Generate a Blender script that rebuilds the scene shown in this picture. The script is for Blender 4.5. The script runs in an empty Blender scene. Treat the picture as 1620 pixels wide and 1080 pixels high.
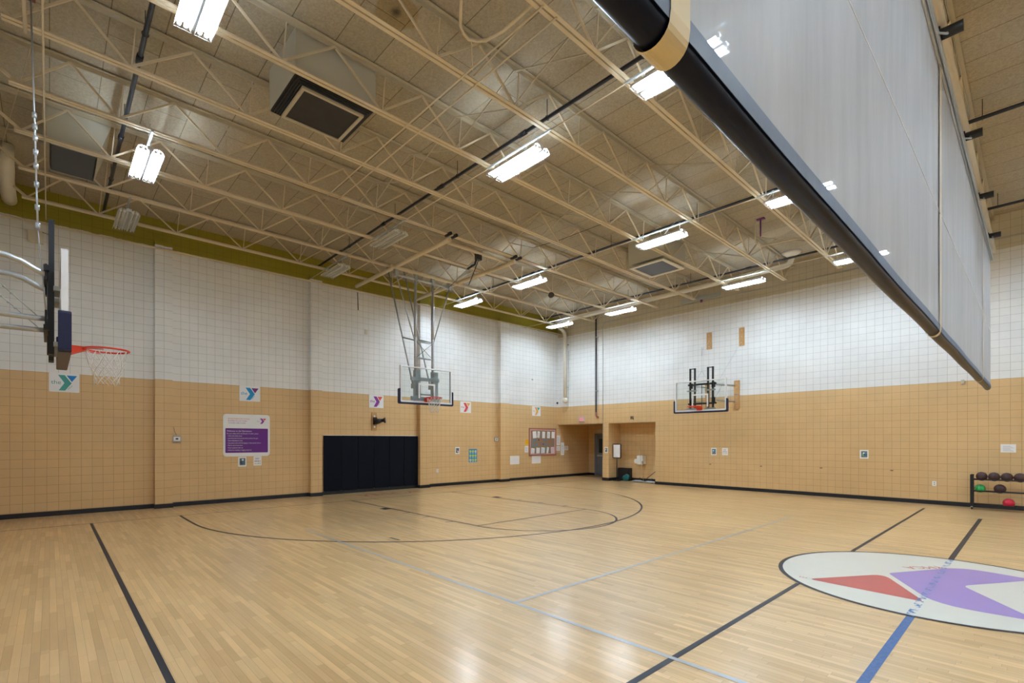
import bpy, bmesh, math, random
from mathutils import Vector, Matrix
random.seed(7)
SC = bpy.context.scene
COL = SC.collection
PI = math.pi
R = math.radians

# ------------------------------------------------------------------ camera, world, exposure
cam_d = bpy.data.cameras.new('camera')
cam = bpy.data.objects.new('camera', cam_d)
COL.objects.link(cam)
cam.location = (0.0, 0.0, 1.78)
cam.rotation_euler = (R(90), 0, R(46.84))
cam_d.sensor_width = 36.0
cam_d.sensor_fit = 'HORIZONTAL'
cam_d.lens = 36.0 * 780.2 / 1620.0
cam_d.shift_y = (696.3 - 540.0) / 1620.0
cam_d.clip_start = 0.05
cam_d.clip_end = 200
SC.camera = cam

w = bpy.data.worlds.new('world')
SC.world = w
w.use_nodes = True
w.node_tree.nodes['Background'].inputs[0].default_value = (0.5, 0.55, 0.62, 1)
w.node_tree.nodes['Background'].inputs[1].default_value = 0.05

SC.view_settings.view_transform = 'Standard'
SC.view_settings.look = 'None'
SC.view_settings.gamma = 1.0
SC.view_settings.use_curve_mapping = False
SC.view_settings.exposure = 1.50
SC.cycles.use_denoising = True
SC.cycles.max_bounces = 8
SC.cycles.diffuse_bounces = 6
SC.cycles.transparent_max_bounces = 24
SC.cycles.caustics_reflective = False
SC.cycles.caustics_refractive = False

LAMP_POWER = 46.0
XL, YB, YN, XR = -15.9, 17.95, -1.2, 14.1      # left wall, back wall, near wall, right wall
ZC = 7.62                                       # underside of the deck
ZP = 3.376                                      # paint line
YC = 8.30                                       # court centre line

# ------------------------------------------------------------------ materials
def new_mat(name):
    m = bpy.data.materials.new(name)
    m.use_nodes = True
    nt = m.node_tree
    nt.nodes.clear()
    out = nt.nodes.new('ShaderNodeOutputMaterial')
    return m, nt, out

def N(nt, typ, **kw):
    n = nt.nodes.new(typ)
    for k, v in kw.items():
        if k.startswith('i_'):
            key = k[2:]
            n.inputs[int(key) if key.isdigit() else key.replace('_', ' ')].default_value = v
        else:
            setattr(n, k, v)
    return n

def principled(nt, out, rough=0.5, metal=0.0, spec=0.5):
    b = nt.nodes.new('ShaderNodeBsdfPrincipled')
    b.inputs['Roughness'].default_value = rough
    b.inputs['Metallic'].default_value = metal
    b.inputs['Specular IOR Level'].default_value = spec
    nt.links.new(b.outputs[0], out.inputs[0])
    return b

def pmat(name, col, rough=0.5, metal=0.0, var=0.07, scale=6.0, spec=0.5, bump=0.0, coat=0.0):
    """painted / plain material with a little procedural variation"""
    m, nt, out = new_mat(name)
    b = principled(nt, out, rough, metal, spec)
    tc = N(nt, 'ShaderNodeTexCoord')
    no = N(nt, 'ShaderNodeTexNoise', i_Scale=scale, i_Detail=4.0)
    nt.links.new(tc.outputs['Object'], no.inputs['Vector'])
    mx = N(nt, 'ShaderNodeMix', data_type='RGBA')
    mx.inputs[6].default_value = (*[c * (1 - var) for c in col], 1)
    mx.inputs[7].default_value = (*[min(1, c * (1 + var)) for c in col], 1)
    nt.links.new(no.outputs[0], mx.inputs[0])
    nt.links.new(mx.outputs[2], b.inputs['Base Color'])
    if bump:
        bp = N(nt, 'ShaderNodeBump', i_Strength=bump, i_Distance=0.01)
        nt.links.new(no.outputs[0], bp.inputs['Height'])
        nt.links.new(bp.outputs[0], b.inputs['Normal'])
    b.inputs['Coat Weight'].default_value = coat
    b.inputs['Coat Roughness'].default_value = 0.15
    return m

def wall_mat(name, top_col, top_z, phase=0.0, tan=(0.67, 0.452, 0.222), white=(0.80, 0.80, 0.79)):
    m, nt, out = new_mat(name)
    L = nt.links.new
    b = principled(nt, out, 0.42, 0, 0.45)
    g = N(nt, 'ShaderNodeNewGeometry')
    s = N(nt, 'ShaderNodeSeparateXYZ'); L(g.outputs['Position'], s.inputs[0])
    a = N(nt, 'ShaderNodeMath', operation='ADD'); L(s.outputs[0], a.inputs[0]); L(s.outputs[1], a.inputs[1])
    z = N(nt, 'ShaderNodeMath', operation='SUBTRACT', i_1=ZP - 16 * 0.2032); L(s.outputs[2], z.inputs[0])
    c = N(nt, 'ShaderNodeCombineXYZ'); ph = N(nt, 'ShaderNodeMath', operation='SUBTRACT', i_1=phase); L(a.outputs[0], ph.inputs[0]); L(ph.outputs[0], c.inputs[0]); L(z.outputs[0], c.inputs[1])
    # slight wobble so that the joints are not ruler-straight
    wn = N(nt, 'ShaderNodeTexNoise', i_Scale=1.3, i_Detail=2.0); L(g.outputs['Position'], wn.inputs['Vector'])
    ws = N(nt, 'ShaderNodeVectorMath', operation='SCALE'); ws.inputs['Scale'].default_value = 0.012
    L(wn.outputs['Color'], ws.inputs[0])
    va = N(nt, 'ShaderNodeVectorMath', operation='ADD'); L(c.outputs[0], va.inputs[0]); L(ws.outputs[0], va.inputs[1])
    br = N(nt, 'ShaderNodeTexBrick', offset=0.0, squash=1.0)
    br.inputs['Scale'].default_value = 1.0
    br.inputs['Brick Width'].default_value = 0.2032
    br.inputs['Row Height'].default_value = 0.2032
    br.inputs['Mortar Size'].default_value = 0.0038
    br.inputs['Mortar Smooth'].default_value = 0.15
    br.inputs['Bias'].default_value = 0.0
    br.inputs['Color1'].default_value = (0.975, 0.975, 0.975, 1)
    br.inputs['Color2'].default_value = (1, 1, 1, 1)
    br.inputs['Mortar'].default_value = (0.58, 0.56, 0.53, 1)
    L(va.outputs[0], br.inputs['Vector'])
    # paint bands by height
    zw = N(nt, 'ShaderNodeMath', operation='ADD'); L(s.outputs[2], zw.inputs[0])
    n2 = N(nt, 'ShaderNodeTexNoise', i_Scale=5.0, i_Detail=3.0); L(g.outputs['Position'], n2.inputs['Vector'])
    n2m = N(nt, 'ShaderNodeMath', operation='MULTIPLY_ADD', i_1=0.07, i_2=-0.035); L(n2.outputs[0], n2m.inputs[0])
    L(n2m.outputs[0], zw.inputs[1])
    t1 = N(nt, 'ShaderNodeMath', operation='GREATER_THAN', i_1=ZP); L(s.outputs[2], t1.inputs[0])
    t2 = N(nt, 'ShaderNodeMath', operation='GREATER_THAN', i_1=top_z); L(zw.outputs[0], t2.inputs[0])
    m1 = N(nt, 'ShaderNodeMix', data_type='RGBA'); L(t1.outputs[0], m1.inputs[0])
    m1.inputs[6].default_value = (*tan, 1); m1.inputs[7].default_value = (*white, 1)
    m2 = N(nt, 'ShaderNodeMix', data_type='RGBA'); L(t2.outputs[0], m2.inputs[0])
    L(m1.outputs[2], m2.inputs[6]); m2.inputs[7].default_value = (*top_col, 1)
    mu = N(nt, 'ShaderNodeMix', data_type='RGBA', blend_type='MULTIPLY'); mu.inputs[0].default_value = 1
    L(m2.outputs[2], mu.inputs[6]); L(br.outputs[0], mu.inputs[7])
    # scuffs
    n3 = N(nt, 'ShaderNodeTexNoise', i_Scale=0.9, i_Detail=6.0, i_Roughness=0.7); L(g.outputs['Position'], n3.inputs['Vector'])
    cr = N(nt, 'ShaderNodeMapRange'); cr.inputs[1].default_value = 0.3; cr.inputs[2].default_value = 0.7
    cr.inputs[3].default_value = 0.93; cr.inputs[4].default_value = 1.04
    L(n3.outputs[0], cr.inputs[0])
    m4 = N(nt, 'ShaderNodeVectorMath', operation='SCALE'); L(mu.outputs[2], m4.inputs[0]); L(cr.outputs[0], m4.inputs['Scale'])
    L(m4.outputs[0], b.inputs['Base Color'])
    bp = N(nt, 'ShaderNodeBump', i_Strength=0.35, i_Distance=0.006, invert=True)
    L(br.outputs['Fac'], bp.inputs['Height']); L(bp.outputs[0], b.inputs['Normal'])
    return m

def floor_mat():
    m, nt, out = new_mat('maple_floor')
    L = nt.links.new
    b = principled(nt, out, 0.30, 0, 0.5)
    g = N(nt, 'ShaderNodeNewGeometry')
    # every strip of maple starts at its own random place along its length
    sx = N(nt, 'ShaderNodeSeparateXYZ'); L(g.outputs['Position'], sx.inputs[0])
    rd = N(nt, 'ShaderNodeMath', operation='DIVIDE', i_1=0.057); L(sx.outputs[1], rd.inputs[0])
    rf = N(nt, 'ShaderNodeMath', operation='FLOOR'); L(rd.outputs[0], rf.inputs[0])
    wn = N(nt, 'ShaderNodeTexWhiteNoise', noise_dimensions='1D'); L(rf.outputs[0], wn.inputs['W'])
    xo = N(nt, 'ShaderNodeMath', operation='MULTIPLY_ADD', i_1=7.3); L(wn.outputs['Value'], xo.inputs[0]); L(sx.outputs[0], xo.inputs[2])
    pv = N(nt, 'ShaderNodeCombineXYZ'); L(xo.outputs[0], pv.inputs[0]); L(sx.outputs[1], pv.inputs[1])
    def brick(w_, h_, c1, c2, mort, ms, off=0.37):
        br = N(nt, 'ShaderNodeTexBrick', offset=off, offset_frequency=1, squash=1.0)
        br.inputs['Scale'].default_value = 1.0
        br.inputs['Brick Width'].default_value = w_
        br.inputs['Row Height'].default_value = h_
        br.inputs['Mortar Size'].default_value = ms
        br.inputs['Mortar Smooth'].default_value = 0.3
        br.inputs['Color1'].default_value = (*c1, 1); br.inputs['Color2'].default_value = (*c2, 1)
        br.inputs['Mortar'].default_value = (*mort, 1)
        L(pv.outputs[0], br.inputs['Vector'])
        return br
    a = brick(0.62, 0.057, (0.715, 0.485, 0.240), (0.57, 0.365, 0.165), (0.30, 0.18, 0.075), 0.0011)
    # a second, longer pattern so that neighbouring strips vary
    c = brick(1.71, 0.057, (1.08, 1.07, 1.04), (0.92, 0.905, 0.88), (0.95, 0.95, 0.95), 0.0, 0.61)
    mu = N(nt, 'ShaderNodeMix', data_type='RGBA', blend_type='MULTIPLY'); mu.inputs[0].default_value = 1
    L(a.outputs[0], mu.inputs[6]); L(c.outputs[0], mu.inputs[7])
    mp = N(nt, 'ShaderNodeMapping'); mp.inputs['Scale'].default_value = (1.6, 26, 1)
    L(g.outputs['Position'], mp.inputs[0])
    no = N(nt, 'ShaderNodeTexNoise', i_Scale=1.0, i_Detail=6.0, i_Roughness=0.65); L(mp.outputs[0], no.inputs['Vector'])
    cr = N(nt, 'ShaderNodeMapRange'); cr.inputs[1].default_value = 0.3; cr.inputs[2].default_value = 0.7
    cr.inputs[3].default_value = 0.91; cr.inputs[4].default_value = 1.07; L(no.outputs[0], cr.inputs[0])
    sc = N(nt, 'ShaderNodeVectorMath', operation='SCALE'); L(mu.outputs[2], sc.inputs[0]); L(cr.outputs[0], sc.inputs['Scale'])
    # amber staining of old finish in broad areas
    n2 = N(nt, 'ShaderNodeTexNoise', i_Scale=0.35, i_Detail=4.0); L(g.outputs['Position'], n2.inputs['Vector'])
    c2 = N(nt, 'ShaderNodeMapRange'); c2.inputs[1].default_value = 0.35; c2.inputs[2].default_value = 0.65
    c2.inputs[3].default_value = 0.94; c2.inputs[4].default_value = 1.05; L(n2.outputs[0], c2.inputs[0])
    s2 = N(nt, 'ShaderNodeVectorMath', operation='SCALE'); L(sc.outputs[0], s2.inputs[0]); L(c2.outputs[0], s2.inputs['Scale'])
    L(s2.outputs[0], b.inputs['Base Color'])
    rr = N(nt, 'ShaderNodeMapRange'); rr.inputs[3].default_value = 0.28; rr.inputs[4].default_value = 0.42; L(no.outputs[0], rr.inputs[0])
    L(rr.outputs[0], b.inputs['Roughness'])
    b.inputs['Coat Weight'].default_value = 0.50
    b.inputs['Coat Roughness'].default_value = 0.19
    bp = N(nt, 'ShaderNodeBump', i_Strength=0.08, i_Distance=0.002, invert=True)
    L(a.outputs['Fac'], bp.inputs['Height']); L(bp.outputs[0], b.inputs['Normal'])
    return m

def ceiling_mat():
    m, nt, out = new_mat('wood_fibre_deck')
    L = nt.links.new
    b = principled(nt, out, 0.9, 0, 0.15)
    g = N(nt, 'ShaderNodeNewGeometry')
    br = N(nt, 'ShaderNodeTexBrick', offset=0.5, offset_frequency=2, squash=1.0)
    br.inputs['Scale'].default_value = 1.0
    br.inputs['Brick Width'].default_value = 3.048
    br.inputs['Row Height'].default_value = 0.6096
    br.inputs['Mortar Size'].default_value = 0.007
    br.inputs['Mortar Smooth'].default_value = 0.2
    br.inputs['Color1'].default_value = (0.47, 0.41, 0.31, 1)
    br.inputs['Color2'].default_value = (0.41, 0.36, 0.27, 1)
    br.inputs['Mortar'].default_value = (0.20, 0.17, 0.12, 1)
    L(g.outputs['Position'], br.inputs['Vector'])
    no = N(nt, 'ShaderNodeTexNoise', i_Scale=30.0, i_Detail=6.0, i_Roughness=0.85); L(g.outputs['Position'], no.inputs['Vector'])
    cr = N(nt, 'ShaderNodeMapRange'); cr.inputs[1].default_value = 0.3; cr.inputs[2].default_value = 0.7
    cr.inputs[3].default_value = 0.66; cr.inputs[4].default_value = 1.22; L(no.outputs[0], cr.inputs[0])
    sc = N(nt, 'ShaderNodeVectorMath', operation='SCALE'); L(br.outputs[0], sc.inputs[0]); L(cr.outputs[0], sc.inputs['Scale'])
    # round water stain
    cx = N(nt, 'ShaderNodeVectorMath', operation='DISTANCE'); cx.inputs[1].default_value = (-5.98, 3.46, ZC)
    L(g.outputs['Position'], cx.inputs[0])
    n5 = N(nt, 'ShaderNodeTexNoise', i_Scale=3.0, i_Detail=3.0); L(g.outputs['Position'], n5.inputs['Vector'])
    ad = N(nt, 'ShaderNodeMath', operation='MULTIPLY_ADD', i_1=0.25); L(n5.outputs[0], ad.inputs[0]); L(cx.outputs['Value'], ad.inputs[2])
    ramp = N(nt, 'ShaderNodeValToRGB')
    e = ramp.color_ramp.elements
    e[0].position = 0.13; e[0].color = (0.22, 0.20, 0.18, 1)
    e[1].position = 0.22; e[1].color = (0.80, 0.70, 0.50, 1)
    x = e.new(0.40); x.color = (0.84, 0.74, 0.54, 1)
    x = e.new(0.44); x.color = (1, 1, 1, 1)
    L(ad.outputs[0], ramp.inputs[0])
    mu = N(nt, 'ShaderNodeMix', data_type='RGBA', blend_type='MULTIPLY'); mu.inputs[0].default_value = 1
    L(sc.outputs[0], mu.inputs[6]); L(ramp.outputs[0], mu.inputs[7])
    L(mu.outputs[2], b.inputs['Base Color'])
    bp = N(nt, 'ShaderNodeBump', i_Strength=0.5, i_Distance=0.01); L(no.outputs[0], bp.inputs['Height']); L(bp.outputs[0], b.inputs['Normal'])
    return m

def emit_mat(name, col, s):
    m, nt, out = new_mat(name)
    e = N(nt, 'ShaderNodeEmission'); e.inputs[0].default_value = (*col, 1); e.inputs[1].default_value = s
    nt.links.new(e.outputs[0], out.inputs[0])
    return m

def glass_mat():
    m, nt, out = new_mat('backboard_glass')
    L = nt.links.new
    t = N(nt, 'ShaderNodeBsdfTransparent'); t.inputs[0].default_value = (0.965, 0.99, 0.985, 1)
    g = N(nt, 'ShaderNodeBsdfGlossy'); g.inputs['Roughness'].default_value = 0.03
    f = N(nt, 'ShaderNodeFresnel', i_IOR=1.45)
    mx = N(nt, 'ShaderNodeMixShader'); L(f.outputs[0], mx.inputs[0]); L(t.outputs[0], mx.inputs[1]); L(g.outputs[0], mx.inputs[2])
    L(mx.outputs[0], out.inputs[0])
    return m

def curtain_mat(name, col, see, transl=0.45):
    m, nt, out = new_mat(name)
    L = nt.links.new
    tc = N(nt, 'ShaderNodeNewGeometry')
    mp = N(nt, 'ShaderNodeMapping'); mp.inputs['Scale'].default_value = (1, 2.2, 0.35)
    L(tc.outputs['Position'], mp.inputs[0])
    no = N(nt, 'ShaderNodeTexNoise', i_Scale=1.6, i_Detail=7.0, i_Roughness=0.7); L(mp.outputs[0], no.inputs['Vector'])
    mx = N(nt, 'ShaderNodeMix', data_type='RGBA')
    mx.inputs[6].default_value = (*[c * 0.76 for c in col], 1); mx.inputs[7].default_value = (*[min(1, c * 1.24) for c in col], 1)
    L(no.outputs[0], mx.inputs[0])
    d = N(nt, 'ShaderNodeBsdfDiffuse'); L(mx.outputs[2], d.inputs[0])
    t = N(nt, 'ShaderNodeBsdfTranslucent'); L(mx.outputs[2], t.inputs[0])
    g = N(nt, 'ShaderNodeBsdfGlossy'); g.inputs['Roughness'].default_value = 0.45
    tr = N(nt, 'ShaderNodeBsdfTransparent')
    m1 = N(nt, 'ShaderNodeMixShader', i_0=transl); L(d.outputs[0], m1.inputs[1]); L(t.outputs[0], m1.inputs[2])
    m2 = N(nt, 'ShaderNodeMixShader', i_0=0.05); L(m1.outputs[0], m2.inputs[1]); L(g.outputs[0], m2.inputs[2])
    m3 = N(nt, 'ShaderNodeMixShader', i_0=see); L(m2.outputs[0], m3.inputs[1]); L(tr.outputs[0], m3.inputs[2])
    L(m3.outputs[0], out.inputs[0])
    return m

def worn_mat(name, col, under):
    """tape or paint worn through in flakes"""
    m, nt, out = new_mat(name)
    L = nt.links.new
    b = principled(nt, out, 0.4)
    b.inputs['Base Color'].default_value = (*col, 1)
    tr = N(nt, 'ShaderNodeBsdfTransparent')
    g = N(nt, 'ShaderNodeNewGeometry')
    no = N(nt, 'ShaderNodeTexNoise', i_Scale=9.0, i_Detail=6.0, i_Roughness=0.75); L(g.outputs['Position'], no.inputs['Vector'])
    th = N(nt, 'ShaderNodeMath', operation='GREATER_THAN', i_1=under); L(no.outputs[0], th.inputs[0])
    mx = N(nt, 'ShaderNodeMixShader'); L(th.outputs[0], mx.inputs[0]); L(tr.outputs[0], mx.inputs[1]); L(b.outputs[0], mx.inputs[2])
    L(mx.outputs[0], out.inputs[0])
    return m

M = dict(
    wall_left=wall_mat('painted_block_left', (0.33, 0.28, 0.022), 6.88, 0.113),
    wall_back=wall_mat('painted_block_back', (0.60, 0.535, 0.40), 6.72),
    floor=floor_mat(), deck=ceiling_mat(),
    base=pmat('rubber_base', (0.008, 0.011, 0.018), 0.35),
    steel=pmat('cream_steel', (0.68, 0.58, 0.41), 0.45, var=0.08, scale=3),
    steel_dark=pmat('dull_cream_steel', (0.50, 0.44, 0.32), 0.5),  # on the joist top chords this tone carries painted-in dimness
    white_pipe=pmat('cream_duct', (0.74, 0.70, 0.60), 0.4),
    duct=pmat('cream_sheet_metal', (0.56, 0.53, 0.43), 0.5, var=0.05, scale=1.5),
    black_pipe=pmat('black_iron', (0.012, 0.014, 0.022), 0.4),
    grime=pmat('sooty_metal', (0.035, 0.035, 0.035), 0.6),
    filter=pmat('dirty_filter', (0.035, 0.032, 0.030), 0.8, var=0.4, scale=3),
    blackmetal=pmat('black_metal', (0.010, 0.010, 0.013), 0.4),
    navy=pmat('navy_padding', (0.008, 0.012, 0.055), 0.35),
    pad=pmat('dark_vinyl_pad', (0.003, 0.005, 0.011), 0.55, spec=0.12),
    galv=pmat('galvanised_steel', (0.52, 0.55, 0.58), 0.32, 0.6, var=0.15, scale=20),
    galv_dull=pmat('dull_galvanised_steel', (0.46, 0.50, 0.51), 0.45, 0.4, var=0.15, scale=20),
    white=pmat('white_metal', (0.80, 0.81, 0.82), 0.4),
    whiteplastic=pmat('white_plastic', (0.82, 0.82, 0.80), 0.35),
    beigeplastic=pmat('beige_plastic', (0.62, 0.58, 0.46), 0.4),
    greyplastic=pmat('grey_plastic', (0.36, 0.36, 0.36), 0.4),
    orange=pmat('orange_red_paint', (0.70, 0.045, 0.014), 0.35),
    cord=pmat('white_cord', (0.78, 0.76, 0.72), 0.8),
    glass=glass_mat(),
    curtain=curtain_mat('grey_mesh_curtain', (0.47, 0.485, 0.515), 0.09, 0.22),
    hem=curtain_mat('dark_hem_mesh', (0.20, 0.24, 0.31), 0.0, 0.05),
    vinyl=pmat('black_vinyl', (0.003, 0.005, 0.016), 0.32, bump=0.15, scale=3, spec=0.14),
    strap=pmat('tan_strap', (0.66, 0.55, 0.33), 0.6),
    wood=pmat('pine_plank', (0.52, 0.29, 0.11), 0.5, var=0.25, scale=9),
    tube=emit_mat('fluorescent_tube', (0.70, 0.855, 1.0), LAMP_POWER),
    tube_off=pmat('unlit_tube', (0.55, 0.55, 0.52), 0.3),
    reflector=pmat('white_reflector', (0.82, 0.83, 0.83), 0.3),
    housing=pmat('lamp_housing', (0.55, 0.56, 0.56), 0.4),
    wire=pmat('wire_guard', (0.50, 0.50, 0.48), 0.4, 0.6),
    door=pmat('blue_grey_door', (0.135, 0.165, 0.21), 0.45),
    doorframe=pmat('blue_grey_frame', (0.17, 0.20, 0.245), 0.45),
    line_black=pmat('black_court_paint', (0.014, 0.017, 0.027), 0.4, spec=0.3),
    line_blue=pmat('pale_blue_court_paint', (0.40, 0.43, 0.46), 0.3, coat=0.5),
    line_faint=worn_mat('faint_line_paint', (0.16, 0.15, 0.15), 0.50),
    logo_white=pmat('white_court_paint', (0.70, 0.72, 0.66), 0.3, coat=0.5, var=0.03),
    logo_red=pmat('red_court_paint', (0.50, 0.055, 0.075), 0.3, coat=0.5, var=0.03),
    logo_purple=pmat('purple_court_paint', (0.30, 0.22, 0.62), 0.3, coat=0.5, var=0.03),
    red_text=pmat('dark_red_court_paint', (0.30, 0.02, 0.02), 0.4),
    tape=pmat('blue_tape', (0.045, 0.115, 0.29), 0.5, var=0.6, scale=34),
    tape_worn=worn_mat('worn_blue_tape', (0.07, 0.20, 0.46), 0.53),
    sign=pmat('white_sign', (0.80, 0.81, 0.82), 0.35, var=0.02),
    paper=pmat('white_paper', (0.83, 0.83, 0.84), 0.7, var=0.03),
    paper_pink=pmat('pink_paper', (0.82, 0.62, 0.68), 0.7, var=0.03),
    cork=pmat('cork', (0.28, 0.20, 0.13), 0.9, var=0.25, scale=60),
    pinkframe=pmat('pink_border', (0.78, 0.42, 0.38), 0.6),
    brownframe=pmat('reddish_brown_frame', (0.33, 0.13, 0.09), 0.5),
    teal=pmat('teal', (0.05, 0.33, 0.30), 0.5), blue=pmat('bright_blue', (0.0, 0.21, 0.60), 0.5),
    skyblue=pmat('sky_blue', (0.0, 0.27, 0.60), 0.5), plum=pmat('plum', (0.16, 0.02, 0.17), 0.5),
    purple=pmat('purple', (0.26, 0.04, 0.33), 0.5), coral=pmat('coral', (0.75, 0.09, 0.06), 0.5),
    red=pmat('red', (0.66, 0.06, 0.07), 0.5), amber=pmat('amber', (0.80, 0.36, 0.07), 0.5),
    aqua=pmat('aqua', (0.0, 0.36, 0.38), 0.5), deep_purple=pmat('deep_purple', (0.12, 0.012, 0.22), 0.4),
    yellow=pmat('yellow', (0.80, 0.45, 0.0), 0.5), lime=pmat('lime', (0.55, 0.66, 0.10), 0.5),
    posterblue=pmat('poster_blue', (0.02, 0.26, 0.55), 0.5), ink=pmat('ink', (0.05, 0.05, 0.07), 0.6),
    greyink=pmat('grey_ink', (0.30, 0.32, 0.42), 0.6), photo=pmat('photo_print', (0.10, 0.17, 0.22), 0.4, var=0.9, scale=14),
    green=pmat('green', (0.15, 0.45, 0.12), 0.5),
    ball=pmat('dark_brown_leather', (0.055, 0.022, 0.022), 0.55, bump=0.3, scale=80),
    ball_green=pmat('glossy_green_rubber', (0.02, 0.42, 0.10), 0.2, coat=0.6),
    ball_red=pmat('crimson_rubber', (0.62, 0.010, 0.045), 0.45),
    seam=pmat('ball_seam', (0.008, 0.008, 0.008), 0.6),
    mop=pmat('grey_mop_yarn', (0.38, 0.38, 0.36), 0.9, var=0.4, scale=60, bump=0.8),
    bag=pmat('teal_bag', (0.005, 0.13, 0.15), 0.35, bump=0.6),
    exitface=emit_mat('exit_face', (1.0, 0.42, 0.46), 0.28),
    exitred=emit_mat('exit_letters', (0.95, 0.08, 0.10), 0.25),
)

# ------------------------------------------------------------------ mesh builder
ORI = {}
class MB:
    def __init__(s): s.v = []; s.f = []; s.smooth = []
    def add(s, vs, fs, sm=False):
        o = len(s.v); s.v += [Vector(p) for p in vs]
        s.f += [tuple(i + o for i in f) for f in fs]; s.smooth += [sm] * len(fs); return s
    def box(s, x0, x1, y0, y1, z0, z1):
        x0, x1 = sorted((x0, x1)); y0, y1 = sorted((y0, y1)); z0, z1 = sorted((z0, z1))
        v = [(x0,y0,z0),(x1,y0,z0),(x1,y1,z0),(x0,y1,z0),(x0,y0,z1),(x1,y0,z1),(x1,y1,z1),(x0,y1,z1)]
        return s.add(v, [(0,3,2,1),(4,5,6,7),(0,1,5,4),(1,2,6,5),(2,3,7,6),(3,0,4,7)])
    def bar(s, p, q, wd, ht, up=(0,0,1)):
        p, q = Vector(p), Vector(q); d = (q - p).normalized(); up = Vector(up)
        if abs(d.dot(up)) > 0.99: up = Vector((1,0,0))
        a = d.cross(up).normalized() * wd / 2; b = a.cross(d).normalized() * ht / 2
        v = [p-a-b, p+a-b, p+a+b, p-a+b, q-a-b, q+a-b, q+a+b, q-a+b]
        return s.add(v, [(0,3,2,1),(4,5,6,7),(0,1,5,4),(1,2,6,5),(2,3,7,6),(3,0,4,7)])
    def tube(s, path, r, n=8, closed=False, cap=True):
        P = [Vector(p) for p in path]; k = len(P)
        rr = r if isinstance(r, (list, tuple)) else [r] * k
        ref = None; vs = []
        for i in range(k):
            if closed: t = (P[(i+1) % k] - P[i-1]).normalized()
            else: t = (P[min(i+1,k-1)] - P[max(i-1,0)]).normalized()
            if ref is None:
                ref = Vector((0,0,1)) if abs(t.z) < 0.9 else Vector((1,0,0))
            a = (ref - t * ref.dot(t)).normalized(); ref = a; b = t.cross(a)
            for j in range(n):
                an = 2 * PI * j / n; vs.append(P[i] + (a * math.cos(an) + b * math.sin(an)) * rr[i])
        fs = []
        for i in range(k if closed else k - 1):
            for j in range(n):
                i2 = (i + 1) % k; fs.append((i*n+j, i*n+(j+1)%n, i2*n+(j+1)%n, i2*n+j))
        s.add(vs, fs, True)
        if cap and not closed:
            o = len(s.v) - len(vs)
            s.f += [tuple(o + j for j in reversed(range(n))), tuple(o + (k-1)*n + j for j in range(n))]; s.smooth += [False, False]
        return s
    def cyl(s, p, q, r, n=10): return s.tube([p, q], r, n)
    def sphere(s, c, r, n=20, m=12, sc=(1,1,1)):
        c = Vector(c); vs = [c + Vector((0,0,r*sc[2]))]
        for i in range(1, m):
            t = PI * i / m
            for j in range(n):
                a = 2*PI*j/n; vs.append(c + Vector((r*sc[0]*math.sin(t)*math.cos(a), r*sc[1]*math.sin(t)*math.sin(a), r*sc[2]*math.cos(t))))
        vs.append(c - Vector((0,0,r*sc[2]))); fs = []
        for j in range(n): fs.append((0, 1+j, 1+(j+1)%n))
        for i in range(m-2):
            for j in range(n): fs.append((1+i*n+j, 1+(i+1)*n+j, 1+(i+1)*n+(j+1)%n, 1+i*n+(j+1)%n))
        l = len(vs)-1
        for j in range(n): fs.append((l, 1+(m-2)*n+(j+1)%n, 1+(m-2)*n+j))
        return s.add(vs, fs, True)
    def prism(s, poly, fn, t0, t1):
        """poly of 2D points; fn(u,v,t) -> 3D"""
        n = len(poly)
        vs = [fn(u, v, t0) for u, v in poly] + [fn(u, v, t1) for u, v in poly]
        fs = [tuple(reversed(range(n))), tuple(range(n, 2*n))] + [(i, (i+1)%n, n+(i+1)%n, n+i) for i in range(n)]
        return s.add(vs, fs)
    def build(s, name, mat, parent=None, loc=None, bevel=0.0, fix=True):
        o3 = Vector(ORI.get(parent.name, (0,0,0))) if parent else Vector(loc or (0,0,0))
        me = bpy.data.meshes.new(name)
        me.from_pydata([tuple(v - o3) for v in s.v], [], s.f)
        me.polygons.foreach_set('use_smooth', s.smooth)
        me.materials.append(M[mat] if isinstance(mat, str) else mat)
        bm = bmesh.new(); bm.from_mesh(me)
        if fix: bmesh.ops.recalc_face_normals(bm, faces=bm.faces)
        if bevel:
            bmesh.ops.bevel(bm, geom=[e for e in bm.edges], offset=bevel, segments=2, affect='EDGES', clamp_overlap=True)
        bm.to_mesh(me); bm.free()
        ob = bpy.data.objects.new(name, me); COL.objects.link(ob)
        if parent: ob.parent = parent
        else: ob.location = o3
        ORI[ob.name] = tuple(o3)
        return ob

def tag(o, label, cat, group=None, kind=None):
    o['label'] = label; o['category'] = cat
    if group: o['group'] = group
    if kind: o['kind'] = kind
    return o
def thing(name, loc, label, cat, group=None):
    o = bpy.data.objects.new(name, None); o.empty_display_size = 0.2; COL.objects.link(o); o.location = loc
    ORI[o.name] = tuple(loc); return tag(o, label, cat, group)
def struct(o): o['kind'] = 'structure'; return o
def copy_tree(o, loc, label, group=None, rz=0.0):
    c = o.copy(); COL.objects.link(c); c.location = loc; c.rotation_euler = (0, 0, rz); c['label'] = label
    if group: c['group'] = group
    for ch in list(o.children):
        a = ch.copy(); COL.objects.link(a); a.parent = c
        for g in list(ch.children):
            b = g.copy(); COL.objects.link(b); b.parent = a
    return c

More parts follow.
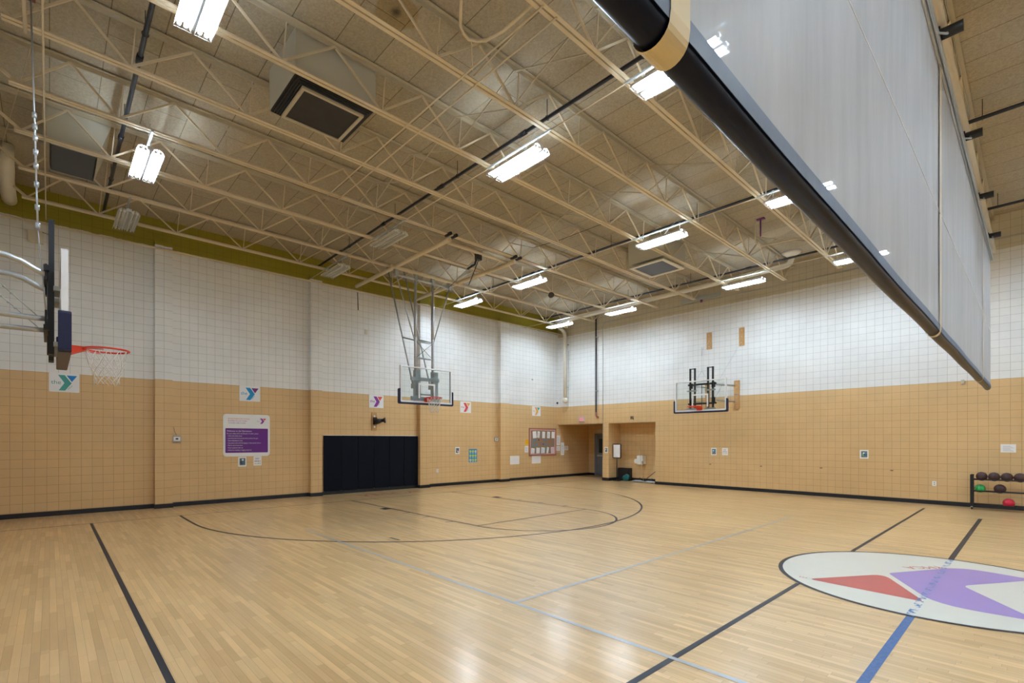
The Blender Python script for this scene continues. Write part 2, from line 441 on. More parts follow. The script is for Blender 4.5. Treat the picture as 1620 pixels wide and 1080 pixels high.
def rounded(x0, x1, y0, y1, r, n=5):
    pts = []
    for cx, cy, a0 in ((x1-r, y0+r, -90), (x1-r, y1-r, 0), (x0+r, y1-r, 90), (x0+r, y0+r, 180)):
        for i in range(n+1):
            a = R(a0 + 90*i/n); pts.append((cx + r*math.cos(a), cy + r*math.sin(a)))
    return pts
def smooth_poly(pts, rs, n=4):
    """round the corners of a polygon (quadratic fillets)"""
    out = []; k = len(pts)
    for i in range(k):
        p = Vector(pts[i]).to_2d() if len(pts[i]) > 2 else Vector(pts[i])
        a = Vector(pts[i-1]) - p; b = Vector(pts[(i+1) % k]) - p
        r = rs if not isinstance(rs, (list, tuple)) else rs[i]
        ra = min(r, a.length*0.45); rb = min(r, b.length*0.45)
        A = p + a.normalized()*ra; B = p + b.normalized()*rb
        for j in range(n+1):
            t = j/n; out.append(tuple(A*(1-t)**2 + p*2*t*(1-t) + B*t*t))
    return out

def text_mb(txt, size, origin, xd, yd, align='LEFT', depth=0.0008, xs=1.0):
    cu = bpy.data.curves.new('t', 'FONT'); cu.body = txt; cu.size = size; cu.align_x = align
    cu.resolution_u = 3; cu.fill_mode = 'FRONT'
    ob = bpy.data.objects.new('t', cu); COL.objects.link(ob)
    dg = bpy.context.evaluated_depsgraph_get(); dg.update()
    me = bpy.data.meshes.new_from_object(ob.evaluated_get(dg))
    xd, yd, o = Vector(xd).normalized(), Vector(yd).normalized(), Vector(origin)
    n = xd.cross(yd)
    mb = MB()
    mb.add([o + xd*v.co.x*xs + yd*v.co.y + n*depth for v in me.vertices], [tuple(p.vertices) for p in me.polygons])
    COL.objects.unlink(ob); bpy.data.objects.remove(ob); bpy.data.curves.remove(cu); bpy.data.meshes.remove(me)
    return mb

# wall frames: (u, v, t) -> world, t = distance out of the wall
LW = lambda off=0.0: (lambda u, v, t: (XL + off + t, u, v))
BW = lambda y=YB: (lambda u, v, t: (u, y - t, v))

# ------------------------------------------------------------------ room shell
fl = struct(MB().box(XL-0.3, XR+0.3, YN-0.3, 20.6, -0.2, 0).build('floor', 'floor'))
ce = struct(MB().box(XL-0.3, XR+0.3, YN-0.3, YB+0.3, ZC, ZC+0.25).build('ceiling', 'deck'))
wl = struct(MB().box(XL-0.3, XL, YN-0.3, 20.6, 0, ZC).build('wall_left', 'wall_left'))
PIL = [(2.0, 2.38), (6.02, 6.38), (10.05, 10.47), (14.07, 14.57)]
PD = 0.20
for a, b_ in PIL:
    MB().box(XL, XL+PD, a, b_, 0, 6.98).build('pilaster', 'wall_left', wl)
NT = 2.53
wb = MB()
wb.box(XL, -10.63, YB, 20.6, NT, ZC)
wb.box(-13.25, -12.92, YB, 20.6, 0, NT)
wb.box(-10.63, XR+0.3, YB, 20.6, 0, ZC)
wb.box(-12.92, -10.63, 18.78, 20.6, 0, NT)
wb.box(XL, -13.25, 20.35, 20.6, 0, NT)
wb = struct(wb.build('wall_back', 'wall_back'))
struct(MB().box(XL-0.3, XR+0.3, YN-0.3, YN, 0, ZC).build('wall_near', 'wall_back'))
struct(MB().box(XR, XR+0.3, YN, YB, 0, ZC).build('wall_right', 'wall_back'))
# baseboards
BH = 0.112
mb = MB()
ys = [YN] + [v for p in PIL for v in p] + [20.35]
for i in range(0, len(ys), 2): mb.box(XL, XL+0.014, ys[i], ys[i+1], 0, BH)
for a, b_ in PIL: mb.box(XL+PD, XL+PD+0.014, a-0.014, b_+0.014, 0, BH); mb.box(XL, XL+PD, a-0.014, a, 0, BH); mb.box(XL, XL+PD, b_, b_+0.014, 0, BH)
struct(mb.build('baseboard_left', 'base'))
mb = MB()
mb.box(-13.264, -12.906, YB-0.014, YB, 0, BH+0.02)
mb.box(-13.264, -13.25, YB, 20.35, 0, BH)
mb.box(-12.92, -12.906, YB, 18.78, 0, BH+0.02)
mb.box(-12.92, -10.63, 18.766, 18.78, 0, BH+0.02)
mb.box(-10.644, -10.63, YB, 18.78, 0, BH+0.02)
mb.box(-10.63, XR, YB-0.014, YB, 0, BH)
mb.box(XL, -15.45, 20.336, 20.35, 0, BH)
struct(mb.build('baseboard_back', 'base'))

# door in the left niche
dr = struct(MB().box(-15.36, -14.42, 20.29, 20.33, 0.01, 2.03).build('door_1', 'door', bevel=0.003))
mb = MB(); mb.box(-15.45, -15.36, 20.25, 20.35, 0, 2.12); mb.box(-14.42, -14.33, 20.25, 20.35, 0, 2.12); mb.box(-15.45, -14.33, 20.25, 20.35, 2.03, 2.12)
mb.build('door_frame', 'doorframe', dr)
mb = MB(); mb.box(-15.28, -14.5, 20.23, 20.26, 0.98, 1.04); mb.box(-15.25, -15.19, 20.25, 20.30, 0.96, 1.06); mb.box(-14.6, -14.54, 20.25, 20.30, 0.96, 1.06)
mb.build('push_bar', 'galv_dull', dr)
MB().box(-15.2, -14.6, 20.283, 20.292, 1.15, 1.85).build('window_pane', pmat('dark_glass', (0.03, 0.05, 0.06), 0.08), dr)
tag(MB().box(-15.32, -15.02, 20.28, 20.35, 2.16, 2.34).build('sign_box', 'beigeplastic', loc=(-15.17, 20.3, 2.16), bevel=0.01), 'small beige box fixed over the blue-grey exit door', 'sign box')

# ------------------------------------------------------------------ painted court
def ribbon(pts, wd, z=0.0015, closed=False):
    mb = MB(); P = [Vector((x, y)) for x, y in pts]; k = len(P); vs = []
    for i in range(k):
        t = (P[(i+1) % k] - P[i-1]) if closed else (P[min(i+1,k-1)] - P[max(i-1,0)])
        t.normalize(); nrm = Vector((-t.y, t.x)) * wd / 2
        a, b_ = P[i] + nrm, P[i] - nrm; vs += [(a.x, a.y, z), (b_.x, b_.y, z)]
    fs = [(2*i, 2*i+1, 2*((i+1)%k)+1, 2*((i+1)%k)) for i in range(k if closed else k-1)]
    return mb.add(vs, fs)
def arc(cx, cy, r, a0, a1, n=64): return [(cx + r*math.cos(R(a0+(a1-a0)*i/n)), cy + r*math.sin(R(a0+(a1-a0)*i/n))) for i in range(n+1)]
def mark(mb, name, mat): return mb.build(name, mat, fl)
XB = -13.87
mark(ribbon([(XB, -1.1), (XB, 17.4)], 0.05), 'baseline', 'line_black')
mark(ribbon([(XB, 0.65), (-3.2, 0.65)], 0.052), 'sideline', 'line_black')
mark(ribbon([(XB, 15.93), (3, 15.93)], 0.022), 'sideline', 'line_faint')
for yy in (6.50, 10.12): mark(ribbon([(XB, yy), (-8.0, yy)], 0.05), 'lane_line', 'line_black')
mark(ribbon([(-7.99, 6.475), (-7.99, 10.145)], 0.05, 0.0017), 'free_throw_line', 'line_black')
mark(ribbon(arc(-7.99, YC, 1.81, -90, 90), 0.05, 0.0019), 'free_throw_arc', 'line_black')
mark(ribbon([(XB, YC-6.05)] + arc(-12.35, YC, 6.05, -90, 90, 96) + [(XB, YC+6.05)], 0.05, 0.0021), 'three_point_line', 'line_black')
for s_, yy in ((-1, 6.475), (1, 10.145)):
    mb = MB(); y2 = yy + s_*0.2
    mb.add([(-11.76, yy, 0.0023), (-11.46, yy, 0.0023), (-11.46, y2, 0.0023), (-11.76, y2, 0.0023)], [(0,1,2,3)])
    mark(mb, 'lane_block', 'line_black')
    for xx in (-10.6, -9.72, -8.8):
        mark(ribbon([(xx, yy), (xx, y2)], 0.045, 0.0023), 'lane_tick', 'line_black')
mark(ribbon([(-8.12, 4.55), (-7.80, 4.56)], 0.05), 'coaching_box_tick', 'line_black')
mark(ribbon([(-2.04, -1.1), (-2.04, 6.80)], 0.056), 'court_line', 'line_black')
mark(ribbon([(-2.04, 9.42), (-2.04, 16.75)], 0.056), 'court_line', 'line_black')
mark(ribbon([(-0.89, 9.84), (-0.89, 15.4)], 0.07), 'center_line', 'line_black')
mark(ribbon([(-0.88, -1.1), (-0.88, 6.36)], 0.07), 'tape_strip', 'tape')
mark(ribbon([(-9.95, 3.715), (3.0, 3.715)], 0.05, 0.0027), 'blue_court_line', 'line_blue')
mark(ribbon([(-3.92, 3.72), (-3.92, 12.6)], 0.05, 0.0029), 'blue_court_line', 'line_blue')
mark(ribbon([(-9.95, 3.70), (-9.95, 7.2)], 0.04, 0.0029), 'blue_court_line', worn_mat('faded_blue_paint', (0.30, 0.33, 0.36), 0.47))
mark(ribbon([(-4.3, 10.03), (-1.1, 10.03)], 0.03, 0.0029), 'faint_line', 'line_faint')
mark(ribbon([(-4.3, 12.75), (2.0, 13.0)], 0.03, 0.0029), 'faint_line', 'line_faint')
# centre circle with the letter mark
CX, CY = -0.86, 8.09
mb = MB(); ring = arc(CX, CY, 1.70, 0, 360, 96)[:-1]
mb.add([(x, y, 0.0031) for x, y in ring], [tuple(range(96))]); mark(mb, 'center_circle', 'logo_white')
mark(ribbon(arc(CX, CY, 1.72, 0, 360, 96)[:-1], 0.055, 0.0035, True), 'circle_outline', 'line_black')
red = smooth_poly([(-2.02, 7.10), (-1.40, 8.08), (-0.85, 7.02)], [0.10, 0.22, 0.10], 6)
mb = MB(); mb.add([(x, y, 0.0037) for x, y in red], [tuple(range(len(red)))]); mark(mb, 'triangle_mark', 'logo_red')
pur = smooth_poly([(-1.37, 8.19), (-0.74, 9.32), (-0.02, 9.15), (-0.63, 8.14), (0.03, 7.06), (-0.76, 7.02)],
                  [0.06, 0.34, 0.10, 0.10, 0.10, 0.34], 6)
mb = MB(); mb.add([(x, y, 0.0037) for x, y in pur], [tuple(range(len(pur)))]); mark(mb, 'chevron_mark', 'logo_purple')
mark(text_mb('YMCA', 0.20, (-0.97, 9.17, 0.0037), (-0.62, -0.78, 0), (0.78, -0.62, 0)), 'lettering', 'logo_red')
mark(text_mb('TM', 0.075, (-2.03, 7.17, 0.0037), (-1, -0.1, 0), (0.1, -1, 0)), 'lettering', 'logo_red')
mark(text_mb('the', 0.42, (0.42, 8.40, 0.0037), (-1, 0, 0), (0, -1, 0)), 'lettering', 'logo_purple')
mark(ribbon([(-0.89, 9.80), (-0.89, 6.36)], 0.07, 0.0043), 'tape_remnant', 'tape_worn')
mark(text_mb('YMCA', 0.72, (-14.55, 7.15, 0.002), (0, 1, 0), (-1, 0, 0), xs=1.15), 'lettering', 'red_text')

# ------------------------------------------------------------------ roof joists
JX = [-14.73, -13.18, -11.63, -10.13, -8.62, -7.07, -5.57, -4.04, -2.45, -0.84]
ZB0, ZB1 = 6.93, 6.985
ZT0, ZT1 = 7.53, 7.60
nodes_b = [-0.35] + [0.81 + 1.5*k for k in range(11)] + [17.2]
ords = ['first', 'second', 'third', 'fourth', 'fifth', 'sixth', 'seventh', 'eighth', 'ninth', 'tenth']
def make_joist():
    r = thing('roof_joist', (0, 0, ZB0), 'x', 'roof joist', 'cream open-web roof joists')
    for s_ in (-1, 1):
        mb = MB(); x = s_*0.038
        mb.box(x-0.027, x+0.027, nodes_b[0]-0.08, nodes_b[-1]+0.08, ZB0, ZB0+0.007)
        mb.box(s_*0.013-0.003, s_*0.013+0.003, nodes_b[0]-0.08, nodes_b[-1]+0.08, ZB0+0.007, ZB1)
        mb.build('bottom_chord', 'steel', r)
    mb = MB()
    for s_ in (-1, 1):
        x = s_*0.035; mb.box(x-0.028, x+0.028, YN, YB, ZT1-0.008, ZT1); mb.box(s_*0.008-0.003, s_*0.008+0.003, YN, YB, ZT0, ZT1-0.008)
    mb.box(-0.06, 0.06, YN, YN+0.15, ZT0-0.05, ZT0); mb.box(-0.06, 0.06, YB-0.15, YB, ZT0-0.05, ZT0)
    mb.build('top_chord', 'steel_dark', r)  # darker cream than the bottom chords, standing in for dimmer light up here
    zb, zt = ZB0+0.03, ZT0+0.03
    def web(name, p, q, rr): MB().bar(p, q, rr*2, rr*2, up=(1,0,0)).build(name, 'steel', r)
    for i, y in enumerate(nodes_b):
        last = i in (0, len(nodes_b)-1)
        yl = (nodes_b[i-1]+y)/2 if i else YN+0.1
        yr = (nodes_b[i+1]+y)/2 if i < len(nodes_b)-1 else YB-0.1
        web('web_diagonal', (0, y, zb), (0, yl, zt), 0.014 if i else 0.021)
        web('web_diagonal', (0, y, zb), (0, yr, zt), 0.014 if i < len(nodes_b)-1 else 0.021)
        if not last: web('web_vertical', (0, y+0.02, zb), (0, y+0.07, zt), 0.008)
    return r
j0 = make_joist()
for k, x in enumerate(JX):
    lab = f'cream open-web steel roof joist, {ords[k]} out from the left wall'
    if k == 0: j0.location = (x, 0, ZB0); j0['label'] = lab
    elif k == 9: copy_tree(j0, (x, 0, ZB0), 'cream open-web steel roof joist directly above the grey divider curtain')
    else: copy_tree(j0, (x, 0, ZB0), lab)

# bridging lines across the joists
def rod(name, pts, r, mat, label, cat, group=None, n=8):
    o = MB().tube(pts, r, n).build(name, mat, loc=pts[0]); return tag(o, label, cat, group)
for y, txt in ((-0.06, 'closest to the camera end of the hall'), (4.26, 'left of the bent pipe loop'), (4.50, 'right beside its twin rod'), (6.06, 'over the second row of ceiling lights'),
               (10.95, 'over the third row of ceiling lights'), (15.82, 'over the row of lights nearest the exit niche')):
    x0, x1 = (-15.8, -0.9) if y not in (4.26, 4.50) else (-10.2, -4.0)
    rod('bridging_rod', [(x0, y, ZB0-0.01), (x1, y, ZB0-0.01)], 0.011, 'steel', f'thin cream bridging rod under the joists, {txt}', 'bridging rod', 'bridging rods under the joists')
for y, txt in ((5.25, 'just before the second row of lights'), (9.1, 'above the ceiling-hung hoop'), (14.4, 'toward the back wall')):
    r = thing('cross_bridging', (-15.8, y, ZB0), f'crossed thin steel braces between roof joists, {txt}', 'cross bridging', 'cross bridging rows')
    xs = JX
    for i in range(len(xs)-1):
        MB().bar((xs[i], y, ZB0+0.03), (xs[i+1], y+0.02, ZT0), 0.016, 0.016).build('brace', 'steel_dark', r)
        MB().bar((xs[i], y+0.04, ZT0), (xs[i+1], y+0.05, ZB0+0.03), 0.016, 0.016).build('brace', 'steel_dark', r)

# black iron pipes running across, above the bottom chords
for y, txt in ((0.95, 'nearest the camera'), (6.22, 'beside the second row of lights'), (11.65, 'beside the third row of lights'), (16.35, 'nearest the back wall')):
    r = thing('steel_pipe', (-15.8, y, 7.3), f'long black iron pipe between the joists, {txt}', 'pipe', 'black pipes across the roof')
    MB().cyl((-15.8, y, 7.30), (13.9, y, 7.30), 0.032, 12).build('pipe_run', 'black_pipe', r)
    for k in range(6):
        x = -14.0 + k*2.55
        mb = MB(); mb.cyl((x-0.09, y, 7.30), (x+0.09, y, 7.30), 0.043, 12); mb.build('coupling', 'black_pipe', r)
        mb = MB(); mb.cyl((x+0.6, y, 7.33), (x+0.6, y, ZC), 0.006, 6); mb.tube([(x+0.6, y+0.04*math.cos(a*PI/6), 7.30+0.04*math.sin(a*PI/6)) for a in range(12)], 0.005, 5, True); mb.build('pipe_hanger', 'blackmetal', r)

# ------------------------------------------------------------------ fluorescent high-bay fixtures
def make_fixture(lit):
    r = thing('ceiling_light', (0, 0, 0), 'x', 'ceiling light', 'fluorescent high-bay lights under the joists')
    Lh = 0.61
    mb = MB(); mb.box(-Lh, Lh, -0.045, 0.045, 0.03, 0.095); mb.build('housing', 'housing', r, bevel=0.006)
    for s_ in (-1, 1):
        # a shallow trough: sloping sides with an open slot along the top
        mb = MB()
        prof = [(0.02, 0.0), (0.045, 0.055), (0.096, 0.078)], [(0.114, 0.078), (0.165, 0.055), (0.19, 0.0)]
        for pr in prof:
            for (a, za), (b_, zb) in zip(pr[:-1], pr[1:]):
                mb.bar((-Lh, s_*(a+b_)/2, (za+zb)/2), (Lh, s_*(a+b_)/2, (za+zb)/2), math.hypot(a-b_, za-zb), 0.002, up=(0, -(zb-za)*s_, (b_-a)) if True else None)
        mb.build('reflector', 'reflector', r)
        for t in (0.070, 0.140):
            tb = MB().cyl((-Lh+0.03, s_*t, 0.028), (Lh-0.03, s_*t, 0.028), 0.022, 8).build('lamp_tube', 'tube' if lit else 'tube_off', r)
            for xe in (-Lh, Lh-0.03): MB().cyl((xe, s_*t, 0.028), (xe+0.03, s_*t, 0.028), 0.0235, 8).build('end_cap', 'whiteplastic', tb)
    mb = MB()
    for s_ in (-1, 1):
        for t in (0.015, 0.06, 0.105, 0.15, 0.195):
            mb.cyl((-Lh-0.01, s_*t, -0.012), (Lh+0.01, s_*t, -0.012), 0.0018, 4)
        for k in range(9):
            x = -Lh + k*2*Lh/8
            mb.tube([(x, s_*0.015, 0.03), (x, s_*0.015, -0.012), (x, s_*0.195, -0.012), (x, s_*0.195, 0.03)], 0.0018, 4)
    mb.build('wire_guard', 'wire', r)
    for x in (-0.5, 0.5):
        mb = MB(); mb.bar((x, 0, 0.09), (x*1.0, 0, 0.28), 0.012, 0.012); mb.bar((x-0.02, 0, 0.28), (x+0.02, 0, 0.28), 0.03, 0.012); mb.build('hanger', 'wire', r)
    mb = MB(); mb.box(-0.82, 0.82, -0.018, 0.018, 0.245, 0.27); mb.build('support_channel', 'galv_dull', r)
    mb = MB(); mb.tube([(0.05, 0.02, 0.09), (0.12, 0.05, 0.2), (0.25, 0.04, 0.30), (0.42, 0.0, 0.36), (0.55, 0, 0.5)], 0.006, 6); mb.build('power_cable', 'greyplastic', r)
    return r
rows = {1.25: 'first row from the camera', 6.05: 'second row', 10.92: 'third row', 15.85: 'row nearest the back wall'}
cols = {-13.96: 'closest to the left wall', -10.88: 'second from the left wall', -6.32: 'third from the left wall', -3.25: 'nearest the divider curtain'}
unlit = {(-13.96, 1.25), (-10.88, 6.05), (-13.96, 6.05)}
base_f = {}
for y, rt in rows.items():
    for x, ct in cols.items():
        lit = (x, y) not in unlit
        lab = f"{'lit' if lit else 'switched-off grey'} fluorescent ceiling light, {rt}, {ct}"
        if lit not in base_f:
            base_f[lit] = make_fixture(lit); base_f[lit].location = (x, y, 6.66); base_f[lit]['label'] = lab
        else: copy_tree(base_f[lit], (x, y, 6.66), lab)
for x, ct in ((1.6, 'nearest the curtain'), (6.3, 'middle column'), (11.0, 'toward the right wall')):  # lamps out of view, added to throw light on the curtain face
    for y, rt in rows.items():
        copy_tree(base_f[True], (x, y, 6.66), f'unseen fluorescent light added to brighten curtain, {rt}, {ct}', 'unseen lights added for the curtain')

# ------------------------------------------------------------------ ceiling air diffusers
def diffuser(x0, x1, y0, y1, label, sooty=True):
    cx, cy = (x0+x1)/2, (y0+y1)/2; hx, hy = (x1-x0)/2, (y1-y0)/2
    r = thing('air_diffuser', (cx, cy, 6.9), label, 'air diffuser', 'square air diffusers in the roof')
    zt, zm, zb = ZC, 7.14, 6.98
    ex, ey = hx*1.03, hy*1.03
    mb = MB()
    def ring(a, b_, z): return [(cx-a, cy-b_, z), (cx+a, cy-b_, z), (cx+a, cy+b_, z), (cx-a, cy+b_, z)]
    vs = ring(ex, ey, zt) + ring(ex, ey, zm+0.1) + ring(hx*1.02, hy*1.02, zb)
    fs = [(i, (i+1)%4, 4+(i+1)%4, 4+i) for i in range(4)] + [(4+i, 4+(i+1)%4, 8+(i+1)%4, 8+i) for i in range(4)]
    mb.add(vs, fs); mb.build('duct_box', 'duct', r)
    mb = MB()
    for z, k in ((6.985, 1.0), (6.965, 0.95), (6.945, 0.90), (6.925, 0.85)):
        a, b_ = hx*k, hy*k; t = 0.012
        mb.box(cx-a, cx+a, cy-b_, cy-b_+t, z-0.012, z+0.004); mb.box(cx-a, cx+a, cy+b_-t, cy+b_, z-0.012, z+0.004)
        mb.box(cx-a, cx-a+t, cy-b_, cy+b_, z-0.012, z+0.004); mb.box(cx+a-t, cx+a, cy-b_, cy+b_, z-0.012, z+0.004)
    if sooty: mb.build('louver', 'grime', r)
    a, b_, t = (hx*0.80, hy*0.80, 0.045) if sooty else (hx, hy, 0.10); mb = MB()
    mb.box(cx-a, cx+a, cy-b_, cy-b_+t, 6.88, 6.915); mb.box(cx-a, cx+a, cy+b_-t, cy+b_, 6.88, 6.915)
    mb.box(cx-a, cx-a+t, cy-b_+t, cy+b_-t, 6.88, 6.915); mb.box(cx+a-t, cx+a, cy-b_+t, cy+b_-t, 6.88, 6.915)
    mb.build('grille_frame', 'steel_dark' if sooty else 'white_pipe', r)
    MB().box(cx-a+t, cx+a-t, cy-b_+t, cy+b_-t, 6.90, 6.912).build('filter_panel', 'filter' if sooty else pmat('blue_grey_panel', (0.09, 0.10, 0.14), 0.5), r)
    MB().box(cx-hx, cx+hx, cy-hy, cy+hy, 6.99, 7.0).build('throat', 'grime' if sooty else 'duct', r)
    return r
diffuser(-8.29, -7.17, 2.55, 3.74, 'large cream ceiling air box with a dirty dark square grille, largest in view')
diffuser(-8.33, -7.20, 12.60, 13.80, 'cream ceiling air box with dark grille beside a lit lamp in the third row', False)
# the one at the far left shows only a plain dark opening
r = thing('air_diffuser', (-12.35, 0.3, 6.9), 'cream air box with plain dark rectangular opening, above the near left hoop', 'air diffuser', 'square air diffusers in the roof')
mb = MB(); x0, x1, y0, y1 = -12.93, -11.78, 0.0, 0.64
vs = [(x0-.05, y0-.1, ZC-0.01), (x1+.05, y0-.1, ZC-0.01), (x1+.05, y1+.2, ZC-0.01), (x0-.05, y1+.2, ZC-0.01), (x0, y0, 6.95), (x1, y0, 6.95), (x1, y1, 6.95), (x0, y1, 6.95)]
mb.add(vs, [(i, (i+1)%4, 4+(i+1)%4, 4+i) for i in range(4)]); mb.build('duct_box', 'duct', r)
MB().box(x0+.02, x1-.02, y0+.02, y1-.02, 6.955, 6.965).build('opening_panel', 'blackmetal', r)

# drain and other pipes
r = thing('drain_pipe', (-15.31, 17.78, 3.5), 'fat cream drain pipe down the back corner and along under the roof', 'pipe')
pth = [(-5.25, 16.85, ZC), (-5.25, 16.85, 7.42), (-5.28, 16.85, 7.33), (-5.36, 16.85, 7.27), (-5.48, 16.85, 7.25), (-14.9, 16.9, 7.16), (-15.15, 17.0, 7.13), (-15.28, 17.25, 7.08), (-15.31, 17.6, 6.98), (-15.31, 17.74, 6.88), (-15.31, 17.8, 6.7), (-15.31, 17.8, 3.75)]
MB().tube(pth, 0.085, 16).build('pipe_run', 'white_pipe', r)
MB().sphere((-15.31, 17.8, 3.68), 0.135, 16, 10).build('pipe_trap', 'white_pipe', r)
MB().tube([(-5.25, 16.85, ZC-0.001), (-5.25, 16.85, ZC-0.05), (-5.25, 16.85, ZC-0.12)], [0.30, 0.20, 0.12], 20).build('roof_collar', 'white_pipe', r)
mb = MB(); mb.tube([(-15.17, 17.9, 6.0), (-15.17, 17.9, 3.55), (-15.2, 17.9, 3.35), (-15.33, 17.93, 3.2), (-15.5, 17.93, 3.08), (-15.6, 17.93, 3.15), (-15.62, 17.93, 3.3)], 0.008, 6); mb.build('cable', 'greyplastic', r)
for z in (6.3, 4.3): MB().box(-15.43, -15.19, 17.86, 17.95, z-0.015, z+0.015).build('pipe_clamp', 'galv_dull', r)
r = thing('downpipe', (-13.57, 17.9, 2.88), 'slim black pipe dropping down the back wall beside the exit sign', 'pipe')
MB().tube([(-13.57, 17.89, 7.35), (-13.57, 17.89, 2.95), (-13.56, 17.9, 2.90)], 0.032, 12).build('pipe_run', 'black_pipe', r)
MB().tube([(-13.57, 17.89, 3.05), (-13.565, 17.89, 2.90), (-13.53, 17.9, 2.84), (-13.46, 17.93, 2.80)], 0.042, 12).build('elbow', 'brownframe', r)
for z in (6.4, 4.0): MB().box(-13.62, -13.47, 17.86, 17.95, z-0.012, z+0.012).build('pipe_clamp', 'galv_dull', r)
rod('conduit', [(-13.22, 17.93, 1.0), (-13.22, 17.93, 6.85), (-13.20, 17.93, 6.95), (-13.12, 17.93, 7.0), (-12.9, 17.93, 7.01), (3.0, 17.93, 6.99)], 0.012, pmat('grey_conduit', (0.45, 0.45, 0.42), 0.4), 'thin grey conduit climbing the pier and running along under the roof', 'conduit')
rod('wall_conduit', [(XL+0.225, YN+0.05, 6.76), (XL+0.225, 17.9, 6.86)], 0.028, 'steel', 'thin cream conduit along the top of the left wall', 'conduit')
tag(MB().box(-9.50, -7.96, 17.90, 17.95, 7.08, 7.22).build('wall_strip', 'galv_dull', loc=(-8.7, 17.93, 7.15)), 'grey metal strip high on the back wall under the joist ends', 'metal strip')
tag(MB().box(-8.72, -8.64, 17.92, 17.95, 6.98, 7.12).build('wall_box', 'plum', loc=(-8.68, 17.93, 7.0)), 'tiny dark box under the grey strip high on the back wall', 'junction box')
r = thing('bent_pipe', (-4.5, 4.1, 7.0), 'cream pipe bent into a loop below the joists at the top', 'pipe')
MB().tube([(-4.35, 3.36, 7.0), (-4.68, 3.56, 7.0), (-4.97, 3.77, 7.0), (-5.04, 3.87, 7.0), (-5.07, 3.98, 7.0), (-5.02, 4.08, 7.0), (-4.92, 4.16, 7.0), (-4.68, 4.22, 7.0), (-4.39, 4.23, 7.0), (-4.06, 4.22, 7.0)], 0.021, 10).build('pipe_run', 'steel', r)
MB().cyl((-5.04, 4.0, 7.0), (-5.46, 4.36, 7.0), 0.008, 6).build('brace', 'steel', r)
MB().cyl((-4.06, 4.30, 6.98), (-5.50, 4.42, 6.98), 0.010, 6).build('brace', 'steel', r)
rod('bent_conduit', [(-4.04, 14.2, 7.0), (-4.8, 14.0, 7.0), (-5.1, 13.9, 6.97), (-5.15, 13.7, 7.05), (-5.1, 13.6, 7.615)], 0.018, 'steel', 'small curved cream conduit beside the dark sprinkler drop', 'conduit')
r = thing('sprinkler_drop', (-5.0, 13.67, 7.2), 'short dark ceiling-mounted post near the roof drain elbow', 'ceiling post')
MB().box(-5.10, -4.90, 13.62, 13.72, ZC-0.03, ZC).build('mounting_plate', 'plum', r); MB().cyl((-5.0, 13.67, ZC), (-5.0, 13.67, 7.15), 0.018, 8).build('post', 'plum', r)
r = thing('dark_horn', (-11.74, 12.84, 6.9), 'small dark horn-shaped device under the far left joists', 'horn')
MB().tube([(-11.74, 12.84, 6.99), (-11.68, 12.80, 6.93), (-11.60, 12.75, 6.84)], [0.03, 0.05, 0.11], 12).build('horn_bell', 'grime', r); MB().box(-11.79, -11.69, 12.79, 12.89, 6.93, 7.02).build('bracket', 'steel_dark', r)
r = thing('white_duct', (-14.6, -0.62, 7.2), 'wrapped pale pipe elbow in the top corner above the near left hoop', 'duct')
MB().tube([(-13.9, -0.64, ZC), (-13.95, -0.64, 7.35), (-14.2, -0.64, 7.22), (-14.6, -0.66, 7.2), (-15.5, -0.66, 7.2), (XL+0.05, -0.66, 7.2)], 0.13, 16).build('pipe_run', 'white_pipe', r)
# thin hanging wires near the hall end
rod('roof_wire', [(-15.7, -0.95, 7.35), (-6.5, 0.18, 7.15), (-1.0, 0.3, 7.1)], 0.006, 'steel_dark', 'thin sagging wire strung across the near roof bay', 'wire')
rod('roof_wire', [(-10.1, 9.4, 7.3), (-9.4, 9.6, 7.02), (-8.62, 9.8, 7.05), (-7.1, 10.2, 7.25)], 0.007, 'grime', 'dark sagging cable between two joists in front of the ceiling hoop', 'wire')

